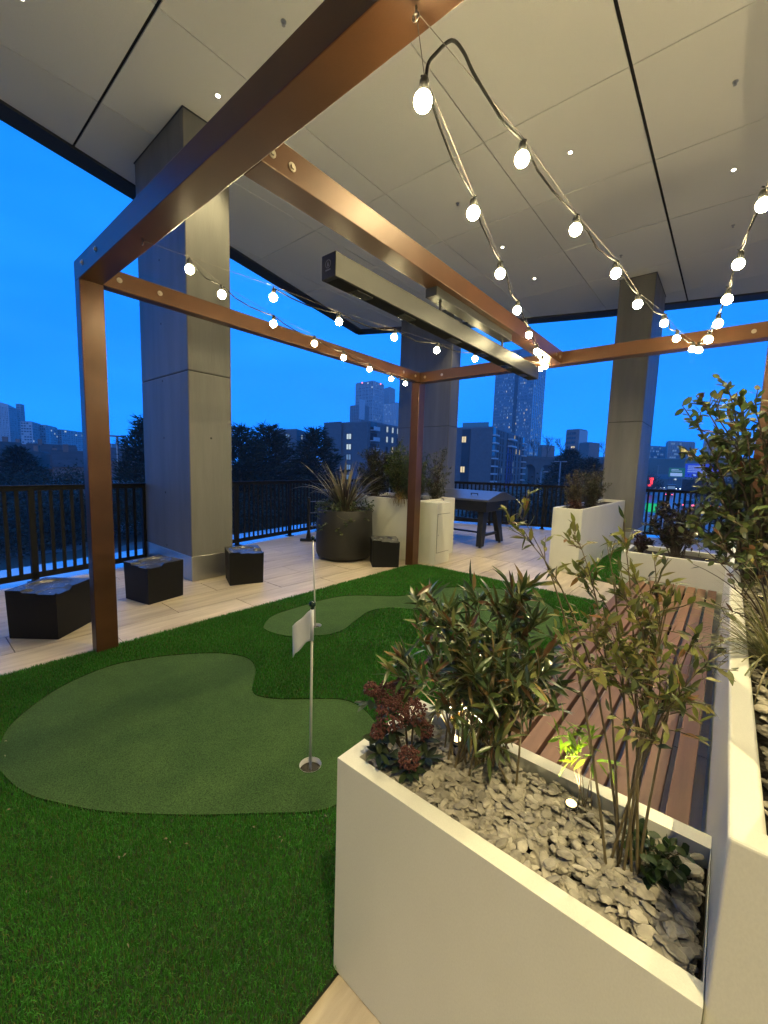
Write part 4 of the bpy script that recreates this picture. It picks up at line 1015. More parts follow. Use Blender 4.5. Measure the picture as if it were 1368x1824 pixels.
# ------------------------------------------------------------------ slate chips
def chip_mesh(k, r):
    n = r.choice((7, 8, 9)); lx, ly, h = 1.0, r.uniform(.45, .80), r.uniform(.035, .075)
    top, bot = [], []
    for i in range(n):
        a = 2*PI*i/n+r.uniform(-.22, .22); q = r.uniform(.80, 1.05)
        x, y = math.cos(a)*q*.5*lx, math.sin(a)*q*.5*ly
        top.append((x*.80, y*.80, h/2+r.uniform(-.025, .025))); bot.append((x, y, -h/2))
    m = MB(); m.add(bot+top+[(0, 0, h/2+.02)], [tuple(range(n-1, -1, -1))]+[(i, (i+1) % n, (i+1) % n+n, i+n) for i in range(n)]+[(i+n, (i+1) % n+n, 2*n) for i in range(n)])
    return m
r = random.Random(33)
CH = [chip_mesh(k, r) for k in range(14)]; CHM = [c.mesh('stone_chip', 'slate') for c in CH]
def stone_bed(label, x0, x1, y0, y1, z, n, single, smin=.022, smax=.058):
    cx, cy = (x0+x1)/2, (y0+y1)/2
    t = thing('stone_bed', label, 'stone chips', (cx, cy, z)); mass = MB(); items = []
    for i in range(n):
        lay = i/n; s = r.uniform(smin, smax)*(0.8+.35*r.random()); m = s*.5
        items.append((r.uniform(x0+m*.8, x1-m*.8)-cx, r.uniform(y0+m*.8, y1-m*.8)-cy, .004+lay*.026+r.uniform(-.003, .006), s, r.gauss(0, .17), r.gauss(0, .17), r.uniform(0, 2*PI), r.randrange(14)))
    for i, (x, y, zz, s, ax, ay, az, k) in enumerate(items):
        M_ = Matrix.Translation((x, y, zz)) @ Matrix.Rotation(ax, 4, 'X') @ Matrix.Rotation(ay, 4, 'Y') @ Matrix.Rotation(az, 4, 'Z') @ Matrix.Diagonal((s, s, s, 1))
        if n-i <= single:
            o = link('stone_chip', CHM[k], t); o.matrix_local = M_
        else: mass.add([M_ @ Vector(v) for v in CH[k].v], CH[k].f)
    o = mass.build('stone_chip_layer', 'slate_mass', t); o['kind'] = 'stuff'
    return t
stone_bed('bed of pale slate chips in the foreground planter', -.727, .042, .797, 1.107, .634, 2600, 300, .015, .044)
stone_bed('bed of pale slate chips along the tall planter at the right edge', .094, .60, .808, 3.3, .908, 2600, 0, .022, .050)

# ------------------------------------------------------------------ planter spots
def uplight(p, aim, label, w=UP_W, rad=.0120):
    p = Vector(p); aim = Vector(aim).normalized()
    t = thing('planter_spot', label, 'spotlight', p, group='small spots among the plants')
    MB().tube([-aim*.055, -aim*.004, Vector((0, 0, 0))], [rad*.9, rad*1.25, rad*1.3], 14).build('body', 'dark_frame', t, smooth=False)
    MB().tube([aim*.0004, aim*.0020], [rad*1.08, rad*.98], 16).build('lens', 'spot_glow', t)
    MB().tube([-aim*.05, -aim*.05+Vector((0, 0, -.05))], .004, 6).build('stake', 'dark_frame', t)
    l_ = bpy.data.lights.new('spot_beam', 'SPOT'); l_.energy = w; l_.color = (1, .80, .46); l_.spot_size = R(110); l_.spot_blend = .6; l_.shadow_soft_size = .012
    o = bpy.data.objects.new('spot_beam', l_); COL.objects.link(o); o.parent = t; o.location = aim*.004
    o.rotation_euler = (-aim).to_track_quat('Z', 'Y').to_euler()
uplight((-.571, 1.070, .668), (.05, -.15, .95), 'small lit spot under the narrow leaved bush')
uplight((-.230, 1.050, .668), (-.06, -.12, .95), 'small lit spot on the chips below the bright green sprig')
uplight((-.10, 5.15, .68), (-.2, .2, .9), 'small spot in the far bench planter behind the round shrub', UP_W*1.6)
uplight((.16, 2.55, .955), (.0, .35, .9), 'small spot under the big leafy shrub in the tall planter', UP_W*2.0)
uplight((.42, 3.70, .955), (.1, .1, 1.), 'added unseen spot behind the big leafy shrub, brightening the soffit', UP_W*9.0)  # added lamp, lifts the right side of the soffit
uplight((.42, 1.60, .955), (.15, .2, 1.), 'added spot in the tall planter out of the frame, brightening the soffit', UP_W*3.5)  # likewise added, unseen, to light the soffit from below

# ------------------------------------------------------------------ the town below the terrace
GZ = -4.5
HORI = lambda px: 810.5+px*(853-810.5)/1368          # eye level in the picture
def at(px, D, z=GZ):
    p = far(px, HORI(px), D); p.z = z; return p
def ztop(px, py, D): return far(px, py, D).z
n_ = 48; gm = MB()
gm.add([(740*math.cos(2*PI*i/n_), 740*math.sin(2*PI*i/n_), GZ) for i in range(n_)], [tuple(range(n_))])
tag(gm.build('ground', 'ground_dusk'), kind='structure')
# road running away on the right
RD = Vector((*ray(1205, 848)[:2], 0)).normalized(); RN = Vector((RD.y, -RD.x, 0))
def on_road(s, o, z=0.0): return RD*s+RN*o+Vector((0, 0, GZ+z))
def strip(s0, s1, o0, o1, z): return [on_road(s0, o0, z), on_road(s1, o0, z), on_road(s1, o1, z), on_road(s0, o1, z)]
m = MB(); m.add(strip(26, 620, -10, 9, .02), [(3, 2, 1, 0)]); tag(m.build('road', 'asphalt'), kind='structure')
for o_ in (-10.3, 9.3):
    m = MB(); b = strip(26, 620, o_-.3, o_+.3, 0); m.hexa([b[3], b[2], b[1], b[0]], [p+Vector((0, 0, .14)) for p in (b[3], b[2], b[1], b[0])]); tag(m.build('kerb', 'path'), kind='structure')
m = MB()
for o_ in (-6.5, -3.2, 3.0, 6.0):
    s = 30
    while s < 420: m.add(strip(s, s+3, o_-.08, o_+.08, .026), [(3, 2, 1, 0)]); s += 9
for o_ in (-.25, .25): m.add(strip(28, 520, o_-.07, o_+.07, .026), [(3, 2, 1, 0)])
o = m.build('lane_markings', 'line_paint'); tag(o, 'white lane lines on the wet road', 'road markings', kind='structure')
# pale paths on the ground seen through the left railing
for pts_, w in (([(-40, 24), (60, 24), (150, 27), (260, 34)], 2.2), ([(-40, 33), (110, 33), (240, 45)], 1.4)):
    c = [at(a, b, GZ+.02) for a, b in pts_]; m = MB(); V = []
    for i, p in enumerate(c):
        d = (c[min(i+1, len(c)-1)]-c[max(i-1, 0)]).normalized(); n = Vector((-d.y, d.x, 0)); V += [p+n*w/2, p-n*w/2]
    m.add(V, [(2*i, 2*i+1, 2*i+3, 2*i+2) for i in range(len(c)-1)]); tag(m.build('path', 'path'), kind='structure')

# ---- buildings
class Face:
    """one wall of a building seen from outside: a at the left, b at the right"""
    def __init__(s, a, b): s.a, s.b = Vector((a[0], a[1], 0)), Vector((b[0], b[1], 0)); s.d = (s.b-s.a); s.w = s.d.length; s.d.normalize(); s.n = Vector((s.d.y, -s.d.x, 0))
    def frame(s, u, z): 
        M_ = Matrix.Identity(4)
        for i in range(3): M_[i][0] = s.d[i]; M_[i][1] = s.n[i]; M_[i][2] = (0, 0, 1)[i]
        p = s.a+s.d*u; M_[0][3], M_[1][3], M_[2][3] = p.x, p.y, z
        return M_
WM = {}
def win_meshes(w, h, glass):
    k = (round(w, 2), round(h, 2), glass)
    if k not in WM:
        f = MB(); t = max(.06, w*.07)
        f.box(-w/2, w/2, .0, .10, -h/2, -h/2+t); f.box(-w/2, w/2, .0, .10, h/2-t, h/2); f.box(-w/2, -w/2+t, .0, .10, -h/2+t, h/2-t); f.box(w/2-t, w/2, .0, .10, -h/2+t, h/2-t); f.box(-t/2, t/2, .0, .09, -h/2+t, h/2-t)
        p = MB().box(-w/2+t, w/2-t, .01, .04, -h/2+t, h/2-t)
        WM[k] = (f.mesh('window', 'frame_dark'), p.mesh('pane', glass))
    return WM[k]
def window(t, inv, face, u, z, w, h, glass='window_glass'):
    f, p = win_meshes(w, h, glass); o = link('window', f, t); o.matrix_local = inv @ face.frame(u, z); link('pane', p, o); return o
def building(name, label, corners, z1, wallm, cat='building', z0=GZ, group=None, roof=True, parapet=.5):
    """corners: left, near edge, right (points on the ground); the rest is closed behind"""
    A, B, C = (Vector((p[0], p[1], 0)) for p in corners); Dd = A+C-B
    base = (A+C)/2; t = thing(name, label, cat, (base.x, base.y, z0), group=group); inv = Matrix.Translation((-base.x, -base.y, -z0))
    poly = [(p.x-base.x, p.y-base.y) for p in (A, B, C, Dd)]
    MB().prism(poly, 0, z1-z0).build('wall', wallm, t)
    if roof:
        ins = [(x*.97, y*.97) for x, y in poly]
        MB().prism(ins, z1-z0+.002, z1-z0+parapet).build('roof', 'roof_slate', t)
    return t, inv, Face(A, B), Face(B, C)
r = random.Random(77)
def lit(p): q = r.random(); return 'lit_warm' if q < p*.45 else ('lit_dim' if q < p else 'window_glass')
# brick apartment block left of the thin post
D1 = 125; zt = ztop(652.6, 751.7, D1)
t, inv, fl_, fr = building('apartment_block', 'dark brick apartment block with lit windows and white balconies behind the trees', (at(577, 139), at(652.6, D1), at(790, 172)), zt, 'brick_dark')
MB().prism([(q.x-t.location.x, q.y-t.location.y) for q in (at(576, 138), at(607, 132), at(607, 136), at(577, 142))], 0, zt-GZ+.6).build('stair_tower', 'brick_dark', t)
st_h = (zt-GZ)/6.0
for k in range(5): 
    window(t, inv, fl_, fl_.w*.60, GZ+st_h*(k+.72), 2.3, 1.9, 'lit_cool' if k in (3, 4) else 'lit_dim')
for k in range(6):
    z = GZ+st_h*(k+.62)
    for u in (.20, .26, .32, .37, .60, .66, .72, .90): window(t, inv, fr, fr.w*u, z, 1.1, 1.9, 'lit_cool' if (k == 4 and u < .28) or (k == 5 and u < .34) else lit(.18))
    for u in (.06, .48, .80):
        o = MB(); w = 3.4; o.box(-w/2, w/2, .0, 1.3, -.10, .10); o.box(-w/2, w/2, 1.24, 1.3, .10, 1.1)
        b_ = o.build('balcony', 'balcony_white' if u != .80 else 'glass_green', t); b_.matrix_local = inv @ fr.frame(fr.w*u, z-1.0)
        q = MB().box(-w/2, w/2, .002, .06, .10, 2.4).build('balcony_recess', 'window_glass', t); q.matrix_local = inv @ fr.frame(fr.w*u, z-1.0)
# lower block behind the pines
zt = ztop(525, 766, 150)
t, inv, fl_, fr = building('apartment_block', 'low dark block with small lit windows between the pine trees', (at(488, 158), at(528, 150), at(560, 175)), zt, 'brick_dark')
for k in range(4):
    window(t, inv, fl_, fl_.w*.62, zt-2.0-3.1*k, 2.0, 1.8, 'lit_dim' if k < 2 else 'window_glass')
    window(t, inv, fr, fr.w*.25, zt-2.0-3.1*k, 1.4, 1.8, 'lit_cool' if k == 0 else 'window_glass'); window(t, inv, fr, fr.w*.62, zt-2.0-3.1*k, 1.4, 1.8)
# second block, right of the post
D2 = 128; zt = ztop(873.5, 762, D2)
t, inv, fl_, fr = building('apartment_block', 'dark brick block with blue panels and stacked balconies below the glass tower', (at(770, 136), at(873.5, D2), at(931, 171)), zt, 'brick_dark')
sh = (zt-GZ)/8.0
MB().prism([(q.x-t.location.x, q.y-t.location.y) for q in (at(820, 136), at(866, 133), at(866, 141), at(820, 144))], zt-GZ+.01, ztop(842, 751.5, 133)-GZ).build('penthouse', 'glass_green', t)
dk = MB().box(-1.3, 1.3, .003, .35, GZ*0, zt-GZ-.3).build('recess', 'frame_dark', t); dk.matrix_local = inv @ fl_.frame(fl_.w*.58, GZ)
for k in (2, 6): window(t, inv, fl_, fl_.w*.55, GZ+sh*(k+.55), 1.6, 2.0, 'lit_warm').location += Vector((fl_.n*.36))
for k in range(8):
    z = GZ+sh*(k+.55)
    for u in (.15, .21, .28, .40, .62, .70, .82): window(t, inv, fr, fr.w*u, z, 1.3, 1.9, lit(.06))
    for u in (.045, .95):
        q = MB().box(-1.5, 1.5, .002, .05, -.9, 1.4).build('balcony_recess', 'window_glass', t); q.matrix_local = inv @ fr.frame(fr.w*u, z)
        q = MB().box(-1.7, 1.7, .0, 1.2, -1.25, -.85).build('balcony', 'balcony_white', t); q.matrix_local = inv @ fr.frame(fr.w*u, z)
    if k < 6:
        q = MB().box(-4.3, 3.6, .002, .10, -1.6, 1.6).build('blue_panel', 'panel_blue', t); q.matrix_local = inv @ fr.frame(fr.w*.51, z)
        for e in (-1.5, 1.4): window(t, inv, fr, fr.w*.51+e, z, 1.6, 1.9).location += Vector((fr.n*.1))
    else:
        q = MB().box(-4.0, 3.4, .0, 1.4, -1.25, -.7).build('balcony', 'balcony_white', t); q.matrix_local = inv @ fr.frame(fr.w*.51, z)
# glass tower
def grid_part(t, inv, face, z0, z1, nu, nz, m1, fw=.22, fd=.35, name='facade_fins', u0=0.0, u1=1.0):
    o = MB()
    for i in range(nu+1):
        u = face.w*(u0+(u1-u0)*i/nu); o.box(u-fw/2, u+fw/2, .01, fd, 0, z1-z0)
    for j in range(nz+1):
        z = (z1-z0)*j/nz; o.box(face.w*u0, face.w*u1, .01, fd*.55, z-.16, z+.16)
    q = o.build(name, m1, t); q.matrix_local = inv @ face.frame(0, z0); q['kind'] = 'stuff'; return q
def lit_part(t, inv, face, z0, z1, nu, nz, prob, m1, off=.10, u0=.02, u1=.98, name='lit_windows'):
    o = MB(); du = face.w*(u1-u0)/nu; dz = (z1-z0)/nz
    for i in range(nu):
        for j in range(nz):
            if r.random() < prob: u = face.w*u0+du*(i+.5); z = dz*(j+.5); o.box(u-du*.33, u+du*.33, .02, off, z-dz*.26, z+dz*.26)
    if o.v: q = o.build(name, m1, t); q.matrix_local = inv @ face.frame(0, z0); q['kind'] = 'stuff'
D3 = 380; zt = ztop(940, 622, D3)
t, inv, fl_, fr = building('glass_tower', 'tall glass skyscraper rising behind the heater end', (at(873, 395), at(940, D3), at(959, 410)), zt, 'curtain_glass', roof=True, parapet=2)
grid_part(t, inv, fl_, GZ, zt, 30, 38, 'clad_grey'); grid_part(t, inv, fr, GZ, zt, 6, 38, 'clad_pale')
q = MB().box(-1.5, 1.5, .02, .7, 0, zt-GZ).build('dark_slot', 'frame_dark', t); q.matrix_local = inv @ fl_.frame(fl_.w*.57, GZ)
lit_part(t, inv, fl_, GZ, zt, 30, 38, .018, 'lit_warm'); lit_part(t, inv, fl_, GZ, zt, 30, 38, .20, 'lit_dim', .08); lit_part(t, inv, fr, GZ, zt, 6, 38, .10, 'lit_dim')
# towers behind the brick block
D4 = 500; zt = ztop(661, 679, D4)
t, inv, fl_, fr = building('residential_tower', 'tall pale tower with red roof lights behind the brick block', (at(631, 520), at(661, D4), at(679, 520)), zt, 'clad_grey', parapet=1)
grid_part(t, inv, fl_, GZ, zt, 12, 40, 'clad_pale', .5, .5); grid_part(t, inv, fr, GZ, zt, 10, 40, 'clad_white', .8, .5)
for f_ in (fl_, fr): lit_part(t, inv, f_, GZ, zt, max(3, int(f_.w/3)), 26, .8, 'window_glass', .22, name='dark_windows')
lit_part(t, inv, fl_, GZ, zt, 12, 40, .04, 'lit_cool', .5); lit_part(t, inv, fr, GZ, zt, 10, 40, .10, 'lit_dim', .5)
for px, py in ((645, 684), (678, 686)): MB().sphere(far(px, py-2, D4-6)-t.location, .9, 8, 6).build('roof_beacon', 'beacon', t)
t, inv, fl_, fr = building('residential_tower', 'grey tower standing behind and right of the pale tower', (at(679, 560), at(690, 545), at(699, 560)), ztop(690, 690, 545), 'clad_grey', parapet=1)
grid_part(t, inv, fl_, GZ, ztop(690, 690, 545), 6, 40, 'clad_pale', .5, .4); grid_part(t, inv, fr, GZ, ztop(690, 690, 545), 5, 40, 'clad_pale', .5, .4)
t, inv, fl_, fr = building('residential_tower', 'shorter pale tower touching the dark column edge', (at(681, 480), at(703, 470), at(722, 490)), ztop(700, 718, 470), 'clad_pale', parapet=1)
grid_part(t, inv, fl_, GZ, ztop(700, 718, 470), 8, 30, 'clad_white', .6, .4); lit_part(t, inv, fl_, GZ, ztop(700, 718, 470), 8, 30, .12, 'lit_dim', .4)
t, inv, fl_, fr = building('site_building', 'building under construction with a white hoist sheet beside the pale tower', (at(622, 440), at(640, 430), at(655, 440)), ztop(630, 721, 430), 'brick_dark', parapet=.5)
grid_part(t, inv, fl_, GZ, ztop(630, 721, 430), 6, 22, 'clad_grey', .4, .5)
q = MB().box(-4, 4, .2, .8, -10, 10).build('hoist_sheet', 'clad_white', t); q.matrix_local = inv @ fr.frame(1.5, ztop(634, 729, 430))
# skyline at the far left
zt = ztop(26, 726, 520)
t, inv, fl_, fr = building('residential_tower', 'pale tower with a slanted roof at the far left of the skyline', (at(2, 525), at(20, 520), at(34, 530)), zt, 'clad_pale', parapet=.3)
MB().hexa([(p[0], p[1], zt-GZ) for p in [(q.x-t.location.x, q.y-t.location.y) for q in (at(4, 525), at(20, 520.5), at(33, 530), at(17, 534))]], [(p[0], p[1], zt-GZ+h) for p, h in zip([(q.x-t.location.x, q.y-t.location.y) for q in (at(4, 525), at(20, 520.5), at(33, 530), at(17, 534))], (4.5, 2.5, .5, 2.5))]).build('slanted_crown', 'clad_pale', t)
grid_part(t, inv, fl_, GZ, zt, 7, 22, 'clad_white', .5, .5); grid_part(t, inv, fr, GZ, zt, 6, 22, 'clad_white', .5, .5)
for f_ in (fl_, fr): lit_part(t, inv, f_, GZ, zt, max(3, int(f_.w/3)), 26, .8, 'window_glass', .22, name='dark_windows')
zt = ztop(42, 721, 540)
t, inv, fl_, fr = building('residential_tower', 'dark slim core tower beside the slanted roof tower', (at(34, 540), at(41, 535), at(48, 542)), zt, 'clad_grey', parapet=.3); grid_part(t, inv, fr, GZ, zt, 4, 24, 'clad_pale', .4, .4)
for f_ in (fl_, fr): lit_part(t, inv, f_, GZ, zt, max(3, int(f_.w/3)), 26, .8, 'window_glass', .22, name='dark_windows')
for i, (p0, p1, p2, py, D, lb) in enumerate(((40, 60, 76, 752, 470, 'stepped pale block next to the slim core tower'), (70, 84, 104, 758, 490, 'middle stepped pale block of the far left skyline'), (98, 112, 150, 766, 520, 'lowest stepped pale block reaching the copper post'))):
    zt = ztop(p1, py, D); t, inv, fl_, fr = building('stepped_block', lb, (at(p0, D+6), at(p1, D), at(p2, D+30)), zt, 'clad_pale', parapet=.6, group='stepped blocks on the left skyline')
    grid_part(t, inv, fr, GZ, zt, 10, 14, 'clad_white', .6, .4); lit_part(t, inv, fr, GZ, zt, 10, 14, .05, 'lit_cool', .4)
    for f_ in (fl_, fr): lit_part(t, inv, f_, GZ, zt, max(4, int(f_.w/4)), 15, .85, 'window_glass', .25, name='dark_windows')
t, inv, fl_, fr = building('office_block', 'far low office block seen between the copper post and the conifer', (at(150, 330), at(200, 320), at(262, 335)), ztop(200, 791, 320), 'clad_grey', parapet=.3); grid_part(t, inv, fl_, GZ, ztop(200, 791, 320), 10, 5, 'clad_pale', .5, .4)
# brick houses with pitched roofs
def house(label, px, D, w, dp, h, rot, lights=()):
    b = at(px, D); t = thing('brick_house', label, 'house', b, math.atan2(ray(px, 815)[1], ray(px, 815)[0])-PI/2+rot, group='brick houses below the terrace')
    MB().box(-w/2, w/2, -dp/2, dp/2, 0, h).build('wall', 'brick_red', t)
    rf = MB(); e = .35; rf.add([(-w/2-e, -dp/2-e, h+.01), (w/2+e, -dp/2-e, h+.01), (w/2+e, dp/2+e, h+.01), (-w/2-e, dp/2+e, h+.01), (-w/2-e, 0, h+dp*.42), (w/2+e, 0, h+dp*.42)], [(0, 1, 5, 4), (2, 3, 4, 5), (0, 4, 3), (1, 2, 5), (0, 3, 2, 1)])
    ro = rf.build('roof', 'roof_tile', t); MB().box(-w*.3, -w*.3+.8, -.4, .4, h+dp*.25, h+dp*.42+1.1).build('chimney', 'brick_red', ro)
    for i in range(max(2, int(w/3.2))):
        for z in (1.5, 4.2):
            if z > h-1: continue
            u = -w/2+w*(i+.5)/max(2, int(w/3.2)); g = 'lit_cool' if (i, z) in lights else 'window_glass'
            f, p = win_meshes(1.2, 1.4, g); o = link('window', f, t, loc=(u, -dp/2, z)); o.rotation_euler = (0, 0, PI); link('pane', p, o)
for px, D, w, dp, h, rot, lb, lt in ((-6, 100, 7, 8, 5.0, .5, 'brick house with a steep roof cut by the left picture edge', ()), (14, 118, 6, 8, 5.3, 1.4, 'brick house with its gable to the terrace, second from the left edge', ()),
                              (34, 108, 7, 7, 3.9, .2, 'low brick house below the slanted roof tower', ((0, 1.5),)), (54, 126, 8, 8, 5.2, -.3, 'brick house below the slim core tower', ()), (72, 112, 6, 7, 4.0, 1.2, 'small gabled brick house below the stepped blocks', ()),
                              (94, 132, 9, 8, 5.6, .1, 'wide brick house below the stepped blocks', ((1, 4.2),)), (118, 104, 7, 7, 3.6, -.2, 'low brick house with a lit window near the copper post', ((1, 1.5),)), (138, 96, 7, 7, 4.2, .1, 'brick house with lit ground floor windows touching the copper post', ((0, 1.5), (1, 1.5)))):
    house(lb, px, D, w, dp, h, rot, lt)
house('brick house seen right of the copper post', 226, 140, 15, 9, 5.2, .0)
for k, (px, D, w, lb) in enumerate(((70, 62, 16, 'long pale shed roof below the brick houses'), (118, 58, 8, 'small pale shed by the copper post'))):
    b = at(px, D); o = MB().box(-w/2, w/2, -2, 2, 0, 2.6); o.add([(-w/2-.2, -2.2, 2.61), (w/2+.2, -2.2, 2.61), (w/2+.2, 2.2, 3.2), (-w/2-.2, 2.2, 3.2)], [(0, 1, 2, 3), (3, 2, 1, 0)])
    q = o.build('garden_shed', 'clad_grey', loc=b); q.rotation_euler = (0, 0, math.atan2(ray(px, 815)[1], ray(px, 815)[0])-PI/2); tag(q, lb, 'shed')
# right: concrete offices
for (p0, p1, p2, py, D, lb, wm) in ((1148, 1152, 1186, 795.5, 420, 'lower concrete office block right of the far column', 'clad_grey'), (1180, 1184, 1231, 787, 400, 'taller concrete office block with rows of lit windows above the bridge', 'clad_grey'), (1246, 1248, 1312, 782, 380, 'brown grey office block behind the leafy shrub', 'brick_red')):
    zt = ztop(p1, py, D); t, inv, fl_, fr = building('office_block', lb, (at(p0, D+12), at(p1, D), at(p2, D+14)), zt, wm, parapet=.8)
    grid_part(t, inv, fr, GZ, zt, 12, 12, 'clad_pale', .35, .4); lit_part(t, inv, fr, GZ, zt, 12, 12, .22, 'lit_dim', .3); lit_part(t, inv, fr, GZ, zt, 12, 12, .03, 'lit_warm', .3)
# stepped flats on the hill
t, inv, fl_, fr = building('stepped_flats', 'stepped flats with a white gable on the hill left of the far column', (at(1003, 305), at(1026, 300), at(1040, 310)), ztop(1022, 766, 300), 'brick_red', parapet=.8)
q = MB().box(0, fr.w, .02, .5, 6, ztop(1022, 766, 300)-GZ).build('white_gable', 'clad_white', t); q.matrix_local = inv @ fr.frame(0, GZ)
for k in range(6):
    for u in (.25, .6): window(t, inv, fl_, fl_.w*u, ztop(1022, 766, 300)-2-3*k, 3.0, 1.6, lit(.25))
building('stepped_flats', 'lower brick wing of the stepped flats beside the far column', (at(1028, 298), at(1045, 290), at(1064, 300)), ztop(1045, 789, 290), 'brick_red', parapet=.6, group='stepped flats wings')
building('hill_house', 'dark gabled building among the bare trees above the viaduct', (at(955, 262), at(963, 258), at(985, 266)), ztop(970, 796, 258), 'brick_red', parapet=1.2)

# ---- viaduct with arches
def viaduct(label, pa, Da, pb_, Db, ztp, bays, road_bay=None):
    a, b = at(pa, Da), at(pb_, Db); d = (b-a); Ln = d.length; d.normalize()
    t = thing('brick_viaduct', label, 'viaduct', a, math.atan2(d.y, d.x)); w = Ln/bays; h = ztp-GZ
    rr = w*.36; sp = max(1.2, h-rr-2.2)
    m = MB(); n = 14; V = [(0, 0), (w/2-rr, 0), (w/2-rr, sp)]+[(w/2-rr*math.cos(PI*i/n), sp+rr*math.sin(PI*i/n)) for i in range(1, n)]+[(w/2+rr, sp), (w/2+rr, 0), (w, 0), (w, h), (0, h)]
    k = len(V); top = k-2
    def ringf(y): return [(x, y, z) for x, z in V]
    F = []
    # front face as quads from the arch to the top edge
    tri = [(0, 1, 2, k-1)]+[(i, i+1, k-1) for i in range(2, 2+n//2)]+[(i, i+1, k-2) for i in range(2+n//2, 2+n)]+[(2+n//2, k-2, k-1), (2+n, 3+n, 4+n, k-2)]
    F += tri+[tuple(j+k for j in reversed(f)) for f in tri]
    F += [(i+1, i, i+k, i+1+k) for i in range(k-1)]+[(0, k-1, 2*k-1, k)]
    m.add(ringf(0)+ringf(5.0), F); me = m.mesh('arch_bay', 'brick_viaduct')
    for i in range(bays): link('arch_bay', me, t, loc=(w*i, 0, 0))
    MB().box(0, Ln, -.25, .25, h+.004, h+1.1).build('parapet', 'brick_viaduct', t)
    return t
viaduct('dark brick railway viaduct with round arches left of the far column', 895, 175, 1100, 215, ztop(950, 817, 180), 7)
viaduct('dark brick viaduct crossing behind the road signs', 1120, 300, 1420, 330, ztop(1200, 823, 305), 9)
gd = MB(); bL, bR = at(1140, 240), at(1345, 250); d = (bR-bL).normalized(); n = Vector((-d.y, d.x, 0))
br_ = thing('road_bridge', 'pale concrete road bridge with small lamps above the traffic', 'bridge', bL)
gd.hexa([Vector((0, 0, 4.3)), bR-bL+Vector((0, 0, 4.3)), bR-bL+n*8+Vector((0, 0, 4.3)), n*8+Vector((0, 0, 4.3))], [Vector((0, 0, 6.6)), bR-bL+Vector((0, 0, 6.6)), bR-bL+n*8+Vector((0, 0, 6.6)), n*8+Vector((0, 0, 6.6))]); gd.build('deck', 'clad_grey', br_)
for f in (.02, .30, .62, .98): q = (bR-bL)*f+n*3; MB().box(q.x-.9, q.x+.9, q.y-.9, q.y+.9, 0, 4.29).build('pier', 'clad_grey', br_)
for f in (.33, .46, .57): q = (bR-bL)*f-n*.3; MB().sphere((q.x, q.y, 4.25), .45, 8, 5).build('bridge_lamp', 'lit_cool', br_)
def sign(label, px0, px1, py0, py1, D, m1, rows=(), name='road_sign', legs=True, patch=None, frame='lamp_steel', zb=GZ):
    c = far((px0+px1)/2, (py0+py1)/2, D); w = (px1-px0)/FPX*D; h = (py1-py0)/FPX*D; v = ray((px0+px1)/2, 840)
    t = thing(name, label, 'sign', (c.x, c.y, zb), math.atan2(v[1], v[0])-PI/2); z0 = c.z-zb-h/2
    MB().box(-w/2, w/2, 0, .15, z0, z0+h).build('panel', m1, t)
    if frame:
        f = MB(); e = w*.02; f.box(-w/2-e, w/2+e, -.03, .16, z0-e, z0-.001); f.box(-w/2-e, w/2+e, -.03, .16, z0+h+.001, z0+h+e); f.box(-w/2-e, -w/2-.001, -.03, .16, z0, z0+h); f.box(w/2+.001, w/2+e, -.03, .16, z0, z0+h); f.build('border', frame, t)
    for (a, b_, y, hh) in rows: MB().box(-w/2+w*a, -w/2+w*b_, -.04, -.005, z0+h*y, z0+h*(y+hh)).build('lettering', 'sign_white', t)
    if legs:
        for x in (-w*.38, w*.38): MB().box(x-.15, x+.15, .16, .40, 0, z0+h*.9).build('leg', 'lamp_steel', t)
    return t
sign('green motorway sign with a white lower patch above the bridge', 1196, 1215, 835, 848, 228, 'sign_green', [(.10, .85, .08, .36), (.15, .8, .62, .07), (.15, .6, .78, .07)])
sign('blue motorway sign with rows of white lettering above the bridge', 1231, 1270, 829, 848, 228, 'sign_blue', [(.08, .55, .80, .05), (.08, .75, .66, .05), (.08, .62, .52, .05), (.08, .90, .38, .05), (.25, .34, .10, .14), (.48, .72, .10, .14)])
sign('dark back of a large road sign standing beside the carriageway', 1225, 1263, 857, 873, 118, 'sign_back', [])
# red tube sign shaped like a hooked stroke
c = far(1157.5, 858.5, 150); v = ray(1157, 850); t = thing('neon_sign', 'red glowing hook shaped sign beside the far column', 'sign', (c.x, c.y, GZ), math.atan2(v[1], v[0])-PI/2)
z0 = c.z-GZ; MB().box(-.2, .9, 0, .3, z0+.55, z0+1.35).build('head', 'neon_red', t); MB().box(.15, .75, 0, .3, z0-.75, z0+.54).build('stroke', 'neon_red', t); MB().box(-.55, .45, 0, .3, z0-1.35, z0-.76).build('hook', 'neon_red', t); MB().box(.3, .5, .3, .5, 0, z0).build('leg', 'lamp_steel', t)
sign('small bright green lit board behind the railing near the far column', 1153, 1170, 898, 911, 62, 'neon_green', [], name='green_board', frame='frame_dark')

